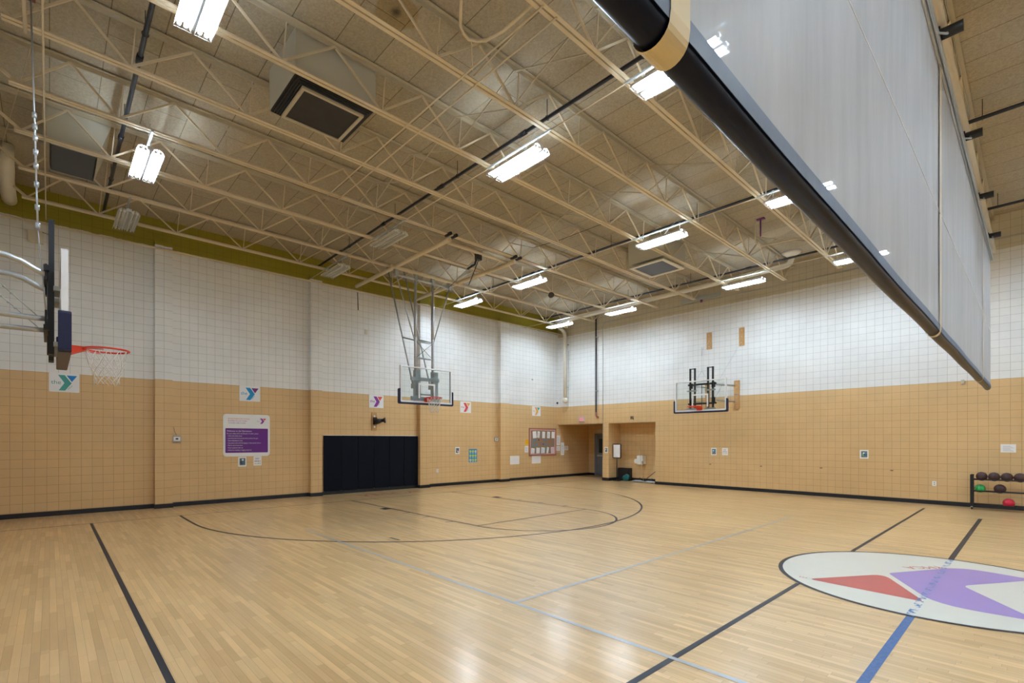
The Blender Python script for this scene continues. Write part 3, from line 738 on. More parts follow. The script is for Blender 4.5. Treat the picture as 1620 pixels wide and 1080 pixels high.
# ------------------------------------------------------------------ basketball hoop pieces (board facing +y, centred on x = 0, board face at y = 0)
def hoop_parts(r, T, zb, has_net=True, w_=1.83, h_=1.07, rimr=0.2285, glass='glass'):
    """T maps local (x, y, z) to world; zb = bottom of the glass"""
    def box(mb, a0, a1, b0, b1, c0, c1):
        P = [T(x, y, z) for x in (a0, a1) for y in (b0, b1) for z in (c0, c1)]
        mb.add(P, [(0,1,3,2),(4,6,7,5),(0,4,5,1),(2,3,7,6),(0,2,6,4),(1,5,7,3)]); return mb
    hw = w_/2
    box(MB(), -hw+0.02, hw-0.02, -0.030, -0.018, zb+0.02, zb+h_-0.02).build('glass_board', glass, r)
    fr = MB(); t = 0.05
    box(fr, -hw, hw, -0.06, 0, zb+h_-0.035, zb+h_); box(fr, -hw, hw, -0.06, 0, zb, zb+t+0.01)
    box(fr, -hw, -hw+t, -0.06, 0, zb+t+0.01, zb+h_-0.035); box(fr, hw-t, hw, -0.06, 0, zb+t+0.01, zb+h_-0.035)
    fr.build('board_frame', 'white', r)
    # white target box painted on the glass
    tb = MB(); bw, bz0, bz1, bt = 0.295, zb+0.15, zb+0.60, 0.05
    for yy in (-0.0175,):
        box(tb, -bw, bw, yy, yy+0.001, bz1-bt, bz1); box(tb, -bw, -bw+bt, yy, yy+0.001, bz0, bz1-bt); box(tb, bw-bt, bw, yy, yy+0.001, bz0, bz1-bt)
    tb.build('target_square', 'white', r)
    # safety pad wraps the lower edge and corners
    pd = MB(); pt = 0.045
    prof = [(-hw-pt, zb+0.38), (-hw-pt, zb-pt+0.03), (-hw-pt+0.03, zb-pt), (hw+pt-0.03, zb-pt), (hw+pt, zb-pt+0.03), (hw+pt, zb+0.38), (hw+pt-0.02, zb+0.40), (hw+0.004, zb+0.40),
            (hw+0.004, zb+0.02), (hw-0.03, zb+0.006), (-hw+0.03, zb+0.006), (-hw-0.004, zb+0.02), (-hw-0.004, zb+0.40), (-hw-pt+0.02, zb+0.40)]
    n = len(prof); vs = [T(x, -0.085, z) for x, z in prof] + [T(x, 0.025, z) for x, z in prof]
    # split into convex pieces: left, bottom, right
    def quadpiece(ids):
        m_ = len(ids); a = [vs[i] for i in ids] + [vs[i+n] for i in ids]
        pd.add(a, [tuple(range(m_)), tuple(reversed(range(m_, 2*m_)))] + [(i, i+m_, (i+1)%m_+m_, (i+1)%m_) for i in range(m_)])
    quadpiece([0, 1, 2, 10, 11, 12, 13]); quadpiece([2, 3, 9, 10]); quadpiece([3, 4, 5, 6, 7, 8, 9])
    pd.build('edge_pad', 'navy', r, bevel=0.006)
    # rim
    zr = zb + 0.15; yr = 0.381
    rim = MB().tube([T(rimr*math.cos(2*PI*i/32), yr + rimr*math.sin(2*PI*i/32), zr) for i in range(32)], 0.012, 8, True)
    rim.tube([T(rimr*math.cos(2*PI*i/32)*1.0, yr + rimr*math.sin(2*PI*i/32), zr-0.022) for i in range(17, 32)], 0.006, 6)
    ro = rim.build('rim', 'orange', r)
    bk = MB()
    box(bk, -0.10, 0.10, 0, 0.02, zr-0.11, zr+0.02)
    P = [T(-0.085, 0.02, zr+0.012), T(0.085, 0.02, zr+0.012), T(0.06, 0.19, zr+0.012), T(-0.06, 0.19, zr+0.012),
         T(-0.085, 0.02, zr-0.10), T(0.085, 0.02, zr-0.10), T(0.05, 0.18, zr-0.03), T(-0.05, 0.18, zr-0.03)]
    bk.add(P, [(0,1,2,3),(7,6,5,4),(0,4,5,1),(1,5,6,2),(2,6,7,3),(3,7,4,0)])
    bk.build('rim_bracket', 'orange', ro)
    # net
    net = MB(); K = 12; lev = [(0, 0.222), (0.11, 0.195), (0.19, 0.168), (0.24, 0.152), (0.285, 0.140), (0.33, 0.130), (0.37, 0.126), (0.42, 0.130)]
    for s_ in (-1, 1):
        for i in range(K):
            pth = []
            for k, (dz, rr) in enumerate(lev):
                a = 2*PI*(i + s_*k*0.5)/K + 0.05*math.sin(i*2.3+k)
                pth.append(T(rr*math.cos(a), yr+rr*math.sin(a), zr-0.012-dz*(1+0.04*math.sin(i*1.7))))
            net.tube(pth, 0.0042, 4)
    if has_net: net.build('net', 'cord', r)

def side_hoop(cx, yface, face, label):
    """wall-mounted, swing-away board; face = +1 looks to +y, -1 to -y"""
    T = lambda x, y, z: Vector((cx + face*x, yface + face*y, z))
    ywall = (abs(yface - (YN if face > 0 else YB)))
    r = thing('basketball_hoop', (cx, yface, 2.7), label, 'basketball hoop')
    zb = 2.775
    hoop_parts(r, T, zb, face > 0)
    # two black rectangular rail frames behind the glass
    for sx in (-1, 1):
        mb = MB(); xc = sx*0.32
        for dx in (-0.085, 0.085):
            P0, P1 = T(xc+dx, -0.135, 2.76), T(xc+dx, -0.135, 4.29); mb.bar(P0, P1, 0.05, 0.05, up=(0,1,0))
        mb.bar(T(xc-0.085, -0.135, 4.27), T(xc+0.085, -0.135, 4.27), 0.03, 0.03); mb.bar(T(xc-0.085, -0.135, 2.79), T(xc+0.085, -0.135, 2.79), 0.05, 0.05)
        mb.build('rail_frame', 'blackmetal', r)
        for z in (2.87, 3.50):
            MB().bar(T(sx*0.15, -0.09, z), T(sx*0.50, -0.09, z), 0.055, 0.05).build('bracket', 'galv_dull', r)
    for z in (3.05, 3.72):
        MB().bar(T(-0.50, -0.175, z), T(0.50, -0.175, z), 0.05, 0.06).build('cross_bar', 'blackmetal', r)
    MB().cyl(T(0, -0.16, 2.8), T(0, -0.16, 3.75), 0.012, 8).build('screw_rod', 'blackmetal', r)
    for sx in (-1, 1):
        xa, xw = sx*0.40, sx*0.50
        if face > 0:
            up = [T(xa, -0.17, 3.67), T(xa, -0.20, 3.67), T(xa, -0.27, 3.70), T(xa*1.02, -0.38, 3.765), T(xa*1.05, -0.50, 3.80), T(xw, -ywall, 3.81)]
        else:
            up = [T(xa, -0.17, 3.70), T(xw, -ywall+0.045, 3.74)]
        MB().tube(up, 0.032, 12).build('support_arm', 'galv', r)
        MB().tube([T(xa, -0.17, 3.16), T(xa, -0.25, 3.155), T(xw, -ywall+(0.045 if face < 0 else 0), 3.16)], 0.030, 12).build('support_arm', 'galv', r)
        for z in (3.16, 3.68): MB().box(*sorted((T(xa-0.06, 0, 0).x, T(xa+0.06, 0, 0).x)), *sorted((T(0, -0.17, 0).y, T(0, -0.19, 0).y)), z-0.09, z+0.09).build('arm_plate', 'blackmetal', r)
        # turnbuckle chain brace
        p, q = T(xa, -0.24, 3.17), T(xw*0.9, -0.85, 3.80)
        mb = MB(); mb.cyl(p, q, 0.005, 6)
        for t in (0.35, 0.45, 0.55, 0.8): c_ = p.lerp(q, t); mb.sphere(c_, 0.014, 8, 6)
        mb.tube([p.lerp(q, 0.38) + Vector((0.012,0,0)), p.lerp(q, 0.62) + Vector((0.012,0,0))], 0.005, 6)
        mb.build('chain_brace', 'galv_dull', r)
    return r, T

r1, T1 = side_hoop(-8.10, 0.15, 1, 'basketball hoop on curved steel arms at far left, seen edge-on with orange rim')
# hoist cable up to the roof
mb = MB(); a = Vector((-8.05, -0.16, 6.93)); b_ = Vector((-8.08, -0.10, 4.26))
mb.cyl(a, b_, 0.009, 8)
for t in (0.50, 0.55, 0.60, 0.66, 0.72, 0.80, 0.9, 0.98): c_ = a.lerp(b_, t); mb.cyl(c_+Vector((0,0,0.03)), c_-Vector((0,0,0.03)), 0.022, 8)
mb.cyl(a.lerp(b_, 0.80)+Vector((0.02,0,0)), a.lerp(b_, 0.93)+Vector((0.02,0,0)), 0.008, 6)
mb.cyl(b_, Vector((-7.75, -0.02, 3.17)), 0.006, 6); mb.cyl(b_, Vector((-8.42, -0.02, 3.17)), 0.006, 6)
mb.build('hoist_cable', 'galv', r1)
mb = MB(); mb.tube([(-8.05 + 0.09*math.cos(i*PI/8), -0.16, 7.03 + 0.09*math.sin(i*PI/8)) for i in range(16)], 0.022, 6, True); mb.box(-8.09, -8.01, -0.20, -0.12, 6.93, 7.30); mb.build('pulley', pmat('dark_red_pulley', (0.10, 0.02, 0.025), 0.4), r1)
rod('hoist_support', [(-8.70, -0.22, 6.90), (-6.9, -0.22, 6.90)], 0.02, 'steel', 'short cream pipe carrying the pulley of the near left hoop', 'pipe')

r3, T3 = side_hoop(-7.95, 16.29, -1, 'basketball hoop on black rails mounted to the back wall, glass board with orange rim')
mb = MB(); mb.cyl((-7.95, 16.45, 4.9), (-8.37, 17.9, 5.45), 0.004, 5); mb.cyl((-7.95, 16.45, 4.9), (-7.95, 16.45, 4.15), 0.005, 5)
mb.cyl((-7.95, 16.45, 4.18), (-8.25, 16.43, 3.7), 0.004, 5); mb.cyl((-7.95, 16.45, 4.18), (-7.65, 16.43, 3.7), 0.004, 5)
mb.cyl((-7.95, 16.45, 5.0), (-7.95, 16.45, 4.7), 0.012, 6); mb.cyl((-7.19, 17.9, 5.3), (-7.72, 16.45, 3.2), 0.004, 5)
mb.build('hoist_cable', 'galv_dull', r3)
for x0, x1, z0, z1, txt in ((-8.47, -8.28, 5.17, 5.79, 'left of the two high above the wall hoop'), (-7.28, -7.10, 5.14, 5.78, 'right of the two high above the wall hoop'),
                            (-7.46, -7.27, 3.43, 3.92, 'upper of the stacked pair right of the wall hoop'), (-7.46, -7.28, 2.91, 3.40, 'lower of the stacked pair right of the wall hoop'),
                            (-8.53, -8.36, 2.91, 3.92, 'behind the glass of the wall hoop')):
    r = thing('mounting_plank', ((x0+x1)/2, YB, z0), f'pine plank on the back wall, {txt}', 'mounting plank', 'pine mounting planks')
    MB().box(x0, x1, YB-0.04, YB, z0, z1).build('plank', 'wood', r, bevel=0.003)
    for z in (z0+0.1, (z0+z1)/2, z1-0.1): MB().cyl(((x0+x1)/2, YB-0.055, z), ((x0+x1)/2, YB-0.04, z), 0.018, 6).build('bolt', 'galv_dull', r)

# ceiling-hung hoop in front of the left wall (faces +x)
r2 = thing('basketball_hoop', (-12.6, YC, 2.8), 'glass basketball hoop hung from the roof on steel poles before the left wall', 'basketball hoop')
T2 = lambda x, y, z: Vector((-12.6 + y, YC + 0.01 - x, z))
hoop_parts(r2, T2, 2.89)
for s_ in (-1, 1):
    yy = YC + 0.07 + s_*0.31
    MB().tube([(-12.86, yy, 2.92), (-12.86, yy, 6.66)], 0.040, 12).build('hanging_pole', 'galv', r2)
    MB().tube([(-12.86, yy + s_*0.0, 4.9), (-12.86, yy, 6.0)], 0.047, 12).build('pole_sleeve', 'galv', r2)
    MB().cyl((-12.86, YC + 0.07 + s_*0.95, 6.62), (-12.86, yy + s_*0.02, 4.78), 0.021, 10).build('side_brace', 'galv', r2)
    MB().cyl((-14.58, yy, 7.50), (-12.98, yy, 3.42), 0.025, 10).build('rear_brace', 'galv_dull', r2)
    MB().box(-13.03, -12.80, yy-0.05, yy+0.05, 3.36, 3.50).build('brace_knuckle', 'galv_dull', r2)
    MB().box(-12.84, -12.70, yy-0.09, yy+0.09, 2.93, 3.88).build('height_channel', 'galv_dull', r2)
for z, hw, th in ((3.62, 0.50, 0.10), (3.03, 0.50, 0.12), (3.16, 0.36, 0.05)):
    MB().box(-12.72, -12.665, YC-hw, YC+hw, z-th/2, z+th/2).build('bracket_plate', 'galv_dull', r2)
for z in (4.78, 4.28): MB().cyl((-12.86, YC-0.28, z), (-12.86, YC+0.42, z), 0.026, 8).build('spreader', 'galv_dull', r2)
for yy in (YC-0.24, YC+0.38): MB().cyl((-12.86, yy, 4.80), (-13.60, yy, 5.0), 0.022, 8).build('spreader', 'galv_dull', r2)
mb = MB(); mb.cyl((-12.84, YC-0.2, 4.75), (-12.84, YC+0.34, 4.3), 0.006, 6); mb.cyl((-12.84, YC+0.34, 4.75), (-12.84, YC-0.2, 4.3), 0.006, 6); mb.build('cross_tie', 'blackmetal', r2)
MB().cyl((-12.86, 7.30, 6.64), (-12.86, 9.42, 6.64), 0.036, 12).build('swivel_bar', 'galv', r2)
for y in (7.40, 8.06, 8.68, 9.32): MB().box(-12.93, -12.79, y-0.05, y+0.05, 6.58, 6.80).build('hanger_clamp', 'galv_dull', r2)
for y in (7.37, 9.62):
    MB().cyl((-15.35, y, 6.85), (-10.15, y, 6.85), 0.058, 14).build('carrier_pipe', 'steel', r2)
MB().cyl((-12.79, 7.20, 6.82), (-12.79, 9.80, 6.82), 0.052, 14).build('carrier_pipe', 'steel', r2)
MB().cyl((-10.45, 7.37, 6.90), (-10.45, 9.62, 6.90), 0.045, 14).build('carrier_pipe', 'steel', r2)
for y in (7.37, 9.62):
    for d in (-0.09, 0.09): MB().tube([(-10.2, y+d, 6.93), (-9.98, y+d, 6.93)], 0.042, 12).build('clamp_tube', 'blackmetal', r2)
MB().tube([(-10.5, 8.55, 6.84), (-10.55, 8.5, 6.6), (-10.75, 8.4, 6.5)], 0.03, 8).build('winch_hook', 'blackmetal', r2)
MB().box(-10.56, -10.44, 8.5, 8.66, 6.72, 6.95).build('winch', 'grime', r2)
MB().cyl((-10.5, 8.6, 6.8), (-12.3, 8.9, 6.45), 0.006, 6).build('hoist_cable', 'blackmetal', r2)
MB().cyl((-10.5, 8.62, 6.8), (-11.2, 8.8, 6.25), 0.014, 8).build('hoist_cable', 'blackmetal', r2)

# ------------------------------------------------------------------ divider curtain
rc = thing('divider_curtain', (-0.85, 8.5, 3.0), 'huge light grey mesh divider curtain hanging above the court at right', 'divider curtain')
XC_ = -0.80
Y0c, Y1c = -1.0, 16.9
zax = lambda y: 3.08 + 0.03*math.exp(-((y-1.0)/1.6)**2) + 0.006*math.sin(y*2.1)
ZTOP = 6.22
ny, nz = 120, 14
mb = MB(); vs = []
for i in range(ny+1):
    y = Y0c + (Y1c-Y0c)*i/ny
    for k in range(nz+1):
        t = k/nz; z0_ = zax(y); z = z0_ + (ZTOP-z0_)*t
        wv = 0.004*math.sin(y*3.1+1.3*t)*t*(1-t)*4 + 0.003*math.sin(y*0.9+2*t)*(1-t)
        vs.append((XC_ + wv, y + (0.02*math.sin(t*9) if i == ny else 0), z))
fs = [(i*(nz+1)+k, i*(nz+1)+k+1, (i+1)*(nz+1)+k+1, (i+1)*(nz+1)+k) for i in range(ny) for k in range(nz)]
mb.add(vs, fs, True); mb.build('curtain_sheet', 'curtain', rc)
# seam tape line across the sheet
mb = MB(); n = 60
mb.tube([(XC_+0.010, Y0c + (Y1c-Y0c)*i/n, 4.47 + 0.01*math.sin(i*.4)) for i in range(n+1)], 0.0035, 4); mb.build('seam', 'paper', rc)
# hem + black bottom tube
mb = MB(); vs = []
for i in range(ny+1):
    y = Y0c + (Y1c-Y0c)*i/ny; z = zax(y)
    vs += [(XC_+0.012, y, z-0.01), (XC_+0.014, y, z+0.03), (XC_+0.010, y, z+0.07)]
fs = [(i*3+k, i*3+k+1, (i+1)*3+k+1, (i+1)*3+k) for i in range(ny) for k in range(2)]
mb.add(vs, fs, True); mb.build('hem', 'hem', rc)
RT = 0.058
mb = MB(); mb.tube([(XC_-RT+0.005, Y0c + (Y1c+0.05-Y0c)*i/ny, zax(Y0c + (Y1c-Y0c)*i/ny)) for i in range(ny+1)], RT, 24); mb.build('bottom_tube', 'vinyl', rc)
MB().cyl((XC_-RT+0.005, Y1c+0.05, zax(Y1c)), (XC_-RT+0.005, Y1c+0.09, zax(Y1c)), RT*0.85, 20).build('end_cap', 'grime', rc)
for y, wd in ((1.475, 0.062), (7.66, 0.05), (14.25, 0.05)):
    mb = MB(); vs = []; z = zax(y); c_ = (XC_-RT+0.005)
    pts = [(XC_+0.018, ZTOP), (XC_+0.018, z+0.02)] + [(c_ + (RT+0.010)*math.cos(R(a)), z + (RT+0.010)*math.sin(R(a))) for a in range(0, -200, -15)] + [(XC_-0.02, z+0.25), (XC_-0.012, ZTOP)]
    for x, zz in pts: vs += [(x, y-wd, zz), (x, y+wd, zz)]
    mb.add(vs, [(2*i, 2*i+1, 2*i+3, 2*i+2) for i in range(len(pts)-1)], False); mb.build('lift_strap', 'strap', rc)
MB().cyl((XC_, Y0c, ZTOP+0.03), (XC_, Y1c, ZTOP+0.03), 0.062, 14).build('roller_pipe', 'galv', rc)
MB().bar((XC_+0.05, Y0c, ZTOP-0.02), (XC_+0.05, Y1c, ZTOP-0.02), 0.012, 0.09).build('top_flashing', 'galv_dull', rc)
MB().cyl((XC_+0.02, Y0c, 6.50), (XC_+0.02, Y1c+0.2, 6.50), 0.075, 14).build('carrier_pipe', 'steel', rc)
MB().cyl((XC_-0.03, Y0c, 6.72), (XC_-0.03, Y1c+0.1, 6.72), 0.03, 12).build('carrier_pipe', 'steel', rc)
for y in (3.6, 7.35, 10.1, 12.8, 15.4):
    mb = MB(); mb.cyl((XC_-0.02, y, 6.36), (XC_+0.24, y, 6.36), 0.06, 12); mb.box(XC_+0.0, XC_+0.05, y-0.06, y+0.06, 6.28, 6.60); mb.build('pulley_bracket', 'blackmetal', rc)
    mb = MB(); mb.tube([(XC_+0.1, y, 6.36), (XC_+0.12, y-0.15, 6.25), (XC_+0.04, y-0.30, 6.22)], 0.012, 8); mb.build('cable_guide', 'galv_dull', rc)
for y in (2.0, 5.2, 8.9, 11.6, 14.2):
    mb = MB(); mb.cyl((XC_, y-0.05, ZTOP+0.03), (XC_, y+0.05, ZTOP+0.03), 0.062, 12); mb.bar((XC_, y, ZTOP+0.06), (XC_, y, 6.93), 0.03, 0.012); mb.build('pipe_hanger', 'galv_dull', rc)

# ------------------------------------------------------------------ dark wall pads
PY0, PY1, npad = 6.49, 10.045, 6
wpad = (PY1-PY0)/npad
for k in range(npad):
    y0 = PY0 + k*wpad
    o = MB().prism(rounded(y0+0.004, y0+wpad-0.004, 0.115, 1.935, 0.02, 3), LW(), 0.0, 0.055).build('wall_pad', 'pad', loc=(XL, y0, 0.115), bevel=0.004)
    tag(o, f'black vinyl wall pad behind the hoop, {ords[k]} of six from the left', 'wall pad', 'black wall pads')
tag(MB().box(XL, XL+0.06, PY0, PY1, 1.94, 1.952).build('pad_ledge', 'whiteplastic', loc=(XL, 8.3, 1.94)), 'thin pale ledge strip along the top of the black wall pads', 'ledge')

# ------------------------------------------------------------------ signs on the left wall
def y_logo(r, F, u0, u1, v0, v1, c1, c2, t, name='chevron', small=True):
    W_, H_ = u1-u0, v1-v0; f = lambda p: (u0+p[0]*W_, v0+p[1]*H_)
    ch1 = [f(p) for p in ((.29,.89),(.51,.89),(.735,.48),(.50,.48))]; ch2 = [f(p) for p in ((.50,.48),(.735,.48),(.52,.08),(.31,.08))]
    MB().prism(ch1, F, t, t+0.002).prism(ch2, F, t, t+0.002).build(name, c1, r)
    MB().prism([f(p) for p in ((.57,.88),(.92,.88),(.745,.55))], F, t, t+0.002).build('triangle', c2, r)
def wall_text(r, txt, size, u, v, F, t, mat, name='lettering', xs=1.0, rot=0.0):
    o = Vector(F(u, v, t)); xd = (Vector(F(u+1, v, t))-o); yd = (Vector(F(u, v+1, t))-o)
    c, s_ = math.cos(rot), math.sin(rot)
    return text_mb(txt, size, o, xd*c + yd*s_, yd*c - xd*s_, xs=xs).build(name, mat, r)
F = LW()
for (a, b_, z0, z1, c1, c2, ct, txt) in ((-0.01, 0.53, 2.93, 3.385, 'teal', 'blue', 'teal', 'green chevron and blue triangle'),
        (4.03, 4.59, 2.93, 3.375, 'skyblue', 'plum', 'skyblue', 'sky-blue chevron and plum triangle'),
        (8.10, 8.65, 2.92, 3.37, 'purple', 'coral', 'purple', 'purple chevron and orange-red triangle'),
        (12.05, 12.60, 2.90, 3.35, 'red', 'amber', 'red', 'red chevron and orange triangle'),
        (16.18, 16.73, 2.91, 3.36, 'amber', 'aqua', 'amber', 'orange chevron and teal triangle')):
    r = thing('wall_sign', (XL, (a+b_)/2, z0), f'white square sign on the left wall with {txt}', 'sign', 'white letter signs at the paint line')
    MB().prism(rounded(a, b_, z0, z1, 0.02, 4), F, 0.0, 0.008).build('sign_board', 'sign', r)
    y_logo(r, F, a, b_, z0, z1, c1, c2, 0.0085)
    wall_text(r, 'the', 0.135, a+0.035, z0+0.185, F, 0.009, ct)
    wall_text(r, 'YMCA', 0.045, a+0.345, z0+0.055, F, 0.009, ct, rot=R(55))
# rules board
r = thing('rules_board', (XL, 4.23, 1.31), 'large white rounded notice board with purple panel of gym rules', 'notice board')
MB().prism(rounded(3.61, 4.86, 1.315, 2.54, 0.09, 6), F, 0.0, 0.012).build('board_panel', 'sign', r)
MB().prism(rounded(3.665, 4.805, 1.42, 2.13, 0.02, 3), F, 0.0125, 0.014).build('purple_panel', 'deep_purple', r)
y_logo(r, F, 4.50, 4.78, 2.255, 2.455, 'purple', 'coral', 0.0125)
wall_text(r, 'the', 0.05, 4.50, 2.33, F, 0.0135, 'greyink')
for i, (tx, mt) in enumerate((('BE RESPONSIBLE FOR YOURSELF,', 'red'), ('BE RESPECTFUL OF OTHERS,', 'purple'), ("IT'S MORE THAN A GAME", 'purple'))):
    wall_text(r, tx, 0.046, 3.735, 2.39-i*0.062, F, 0.013, mt, xs=0.86)
lines = ['Welcome to the Gymnasium', 'For your safety and in consideration of others, please:', '- Follow only athletic shoes', '- Leave food and drinks (except water) outside of the gym',
         '- Return basketballs to racks', '- Stay positive and avoid foul language or inappropriate behavior', '- Play fair and include others', '- Return equipment after use', '- Refrain from dunking or hanging on the rims']
for i, tx in enumerate(lines):
    wall_text(r, tx, 0.062 if i == 0 else 0.048, 3.70 + (0.0 if i < 2 else 0.012), 2.03 - i*0.0685, F, 0.0145, 'whiteplastic', xs=0.90 if i == 0 else (0.80 if i == 1 else 0.72))

def poster(F, a, b_, z0, z1, label, kind='photo', mat='paper', cat='poster', group=None, name='poster', tilt=0.0):
    loc = F((a+b_)/2, z0, 0)
    r = thing(name, loc, label, cat, group)
    cxx, czz = (a+b_)/2, (z0+z1)/2; ct, st = math.cos(tilt), math.sin(tilt)
    G = lambda u, v, t: F(cxx + (u-cxx)*ct - (v-czz)*st, czz + (u-cxx)*st + (v-czz)*ct, t)
    MB().prism([(a, z0), (b_, z0), (b_, z1), (a, z1)], G, 0.0, 0.003).build('sheet', mat, r)
    W_, H_ = b_-a, z1-z0
    if kind == 'photo':
        MB().prism([(a+.16*W_, z0+.14*H_), (b_-.14*W_, z0+.14*H_), (b_-.14*W_, z1-.14*H_), (a+.16*W_, z1-.14*H_)], G, 0.003, 0.004).build('picture', 'photo', r)
        for k in range(5):
            u = a + W_*(.25+.5*random.random()); v = z0 + H_*(.22+.5*random.random()); s_ = W_*.1
            MB().prism([(u-s_, v-s_), (u+s_, v-s_), (u+s_, v+s_*1.3), (u-s_, v+s_*1.3)], G, 0.004, 0.0045 + k*0.0002).build('printed_figure', random.choice(['ink', 'white', 'skyblue', 'green', 'red']), r)
    elif kind == 'dots':
        for k in range(4):
            u = a + W_*(.2+.2*k)
            MB().prism([(u-.06*W_, z0+.42*H_), (u+.06*W_, z0+.42*H_), (u+.06*W_, z0+.52*H_), (u-.06*W_, z0+.52*H_)], G, 0.003, 0.004).build('printed_figure', ['ink', 'plum', 'ink', 'coral'][k], r)
            MB().prism([(u-.06*W_, z0+.18*H_), (u+.06*W_, z0+.18*H_), (u+.06*W_, z0+.28*H_), (u-.06*W_, z0+.28*H_)], G, 0.003, 0.004).build('printed_figure', ['amber', 'lime', 'greyink', 'green'][k], r)
        for k in range(2):
            MB().prism([(a+.2*W_, z0+(.66+.1*k)*H_), (a+.7*W_, z0+(.66+.1*k)*H_), (a+.7*W_, z0+(.71+.1*k)*H_), (a+.2*W_, z0+(.71+.1*k)*H_)], G, 0.003, 0.004).build('printed_line', 'greyink', r)
    elif kind == 'lines':
        for k in range(6):
            v = z0 + H_*(.16+.12*k)
            MB().prism([(a+.15*W_, v), (b_-(.15+.1*(k%3))*W_, v), (b_-(.15+.1*(k%3))*W_, v+.028*H_), (a+.15*W_, v+.028*H_)], G, 0.003, 0.0035).build('printed_line', 'greyink', r)
    elif kind == 'chart':
        for i in range(3):
            for j in range(3):
                u, v = a + W_*(.19+.31*i), z0 + H_*(.18+.32*j); rr = .125*W_
                MB().prism([(u+rr*math.cos(k*PI/6), v+rr*math.sin(k*PI/6)) for k in range(12)], G, 0.003, 0.004).build('printed_disc', 'lime' if (i+j) % 4 else 'beigeplastic', r)
                MB().prism([(u-rr*.7, v-rr*1.55), (u+rr*.7, v-rr*1.55), (u+rr*.7, v-rr*1.3), (u-rr*.7, v-rr*1.3)], G, 0.003, 0.004).build('printed_line', 'white', r)
    return r
poster(F, 4.00, 4.22, 1.015, 1.30, 'small framed photo poster below the purple rules board, left of two')
poster(F, 4.41, 4.63, 1.03, 1.31, 'small white poster of coloured icons below the purple rules board', 'dots')
poster(F, 11.81, 12.02, 1.235, 1.51, 'small photo poster on the left wall, left of the blue chart')
poster(F, 12.49, 12.92, 0.875, 1.425, 'blue poster with rows of yellow-green round drawings on the left wall', 'chart', 'posterblue')
poster(F, 14.79, 15.36, 0.715, 1.09, 'large blank white sheet on the left wall, left of the corkboard', 'none', name='paper_sheet', cat='paper')
poster(F, 15.70, 15.93, 1.235, 1.53, 'white printed sheet directly under the yellow notice, left of the corkboard', 'lines', name='paper_sheet', cat='paper')
poster(F, 15.735, 15.935, 1.57, 1.82, 'bright yellow notice beside the corkboard', 'none', 'yellow', name='paper_sheet', cat='paper')
poster(F, 16.16, 16.75, 0.715, 1.09, 'blank white sheet with a curled corner below the corkboard', 'none', name='paper_sheet', cat='paper')
poster(F, 17.86, 18.12, 1.55, 2.02, 'tall white notice just right of the corkboard, topmost', 'lines', name='paper_sheet', cat='paper', tilt=-0.03)
poster(F, 17.84, 18.10, 1.28, 1.50, 'small white sheet right of the corkboard, under the tall notice', 'lines', name='paper_sheet', cat='paper')
poster(F, 18.17, 18.41, 1.06, 1.67, 'long narrow double notice running down toward the niche', 'lines', name='paper_sheet', cat='paper')
poster(F, 18.45, 18.72, 1.29, 1.51, 'small white sheet nearest the shaded niche on the left wall', 'lines', name='paper_sheet', cat='paper')
MBc = MB  # corkboard
r = thing('corkboard', (XL, 16.87, 1.07), 'corkboard with pinkish border in a reddish-brown frame near the corner', 'corkboard')
MB().box(XL, XL+0.02, 15.98, 17.77, 1.09, 2.32).build('cork_panel', 'cork', r)
def frame_rect(a, b_, z0, z1, t, x0, x1): return MB().box(x0, x1, a, b_, z0, z0+t).box(x0, x1, a, b_, z1-t, z1).box(x0, x1, a, a+t, z0+t, z1-t).box(x0, x1, b_-t, b_, z0+t, z1-t)
frame_rect(15.96, 17.79, 1.07, 2.34, 0.045, XL, XL+0.035).build('board_frame', 'brownframe', r)
frame_rect(16.005, 17.745, 1.115, 2.295, 0.055, XL+0.02, XL+0.024).build('paper_border', 'pinkframe', r)
for (u, v, mt) in ((16.22, 1.72, 'skyblue'), (16.36, 1.80, 'skyblue'), (16.60, 1.80, 'ink'), (16.70, 1.80, 'coral'), (17.02, 1.79, 'skyblue'), (16.22, 1.55, 'skyblue'), (16.47, 1.58, 'skyblue'), (16.62, 1.58, 'coral'), (16.90, 1.60, 'plum'), (17.05, 1.58, 'skyblue'), (17.10, 1.38, 'aqua'), (17.35, 1.68, 'coral')):
    MB().prism([(u+0.042*math.cos(k*PI/5), v+0.042*math.sin(k*PI/5)) for k in range(10)], F, 0.02, 0.024).build('paper_cutout', mt, r)
FC = LW(0.021)
pl = [(16.20, 16.44, 1.88, 2.20, 0.10), (16.50, 16.66, 1.90, 2.20, -0.12), (16.83, 17.02, 1.88, 2.19, -0.04), (17.17, 17.36, 1.88, 2.19, -0.05), (17.48, 17.69, 1.88, 2.19, -0.04),
      (16.09, 16.31, 1.14, 1.42, -0.09), (16.43, 16.66, 1.13, 1.44, -0.05), (16.76, 17.0, 1.14, 1.45, -0.07), (17.14, 17.27, 1.15, 1.46, -0.2), (17.43, 17.66, 1.17, 1.46, 0.08)]
for k, (a, b_, z0, z1, tl) in enumerate(pl):
    row = 'top' if k < 5 else 'bottom'
    poster(FC, a, b_, z0, z1, f'sheet of paper pinned to the corkboard, {row} row, {ords[k%5]} from the left', 'lines' if k % 2 else 'none', 'paper_pink' if k == 9 else 'paper', 'pinned paper', 'papers pinned to the corkboard', 'pinned_paper', tl)

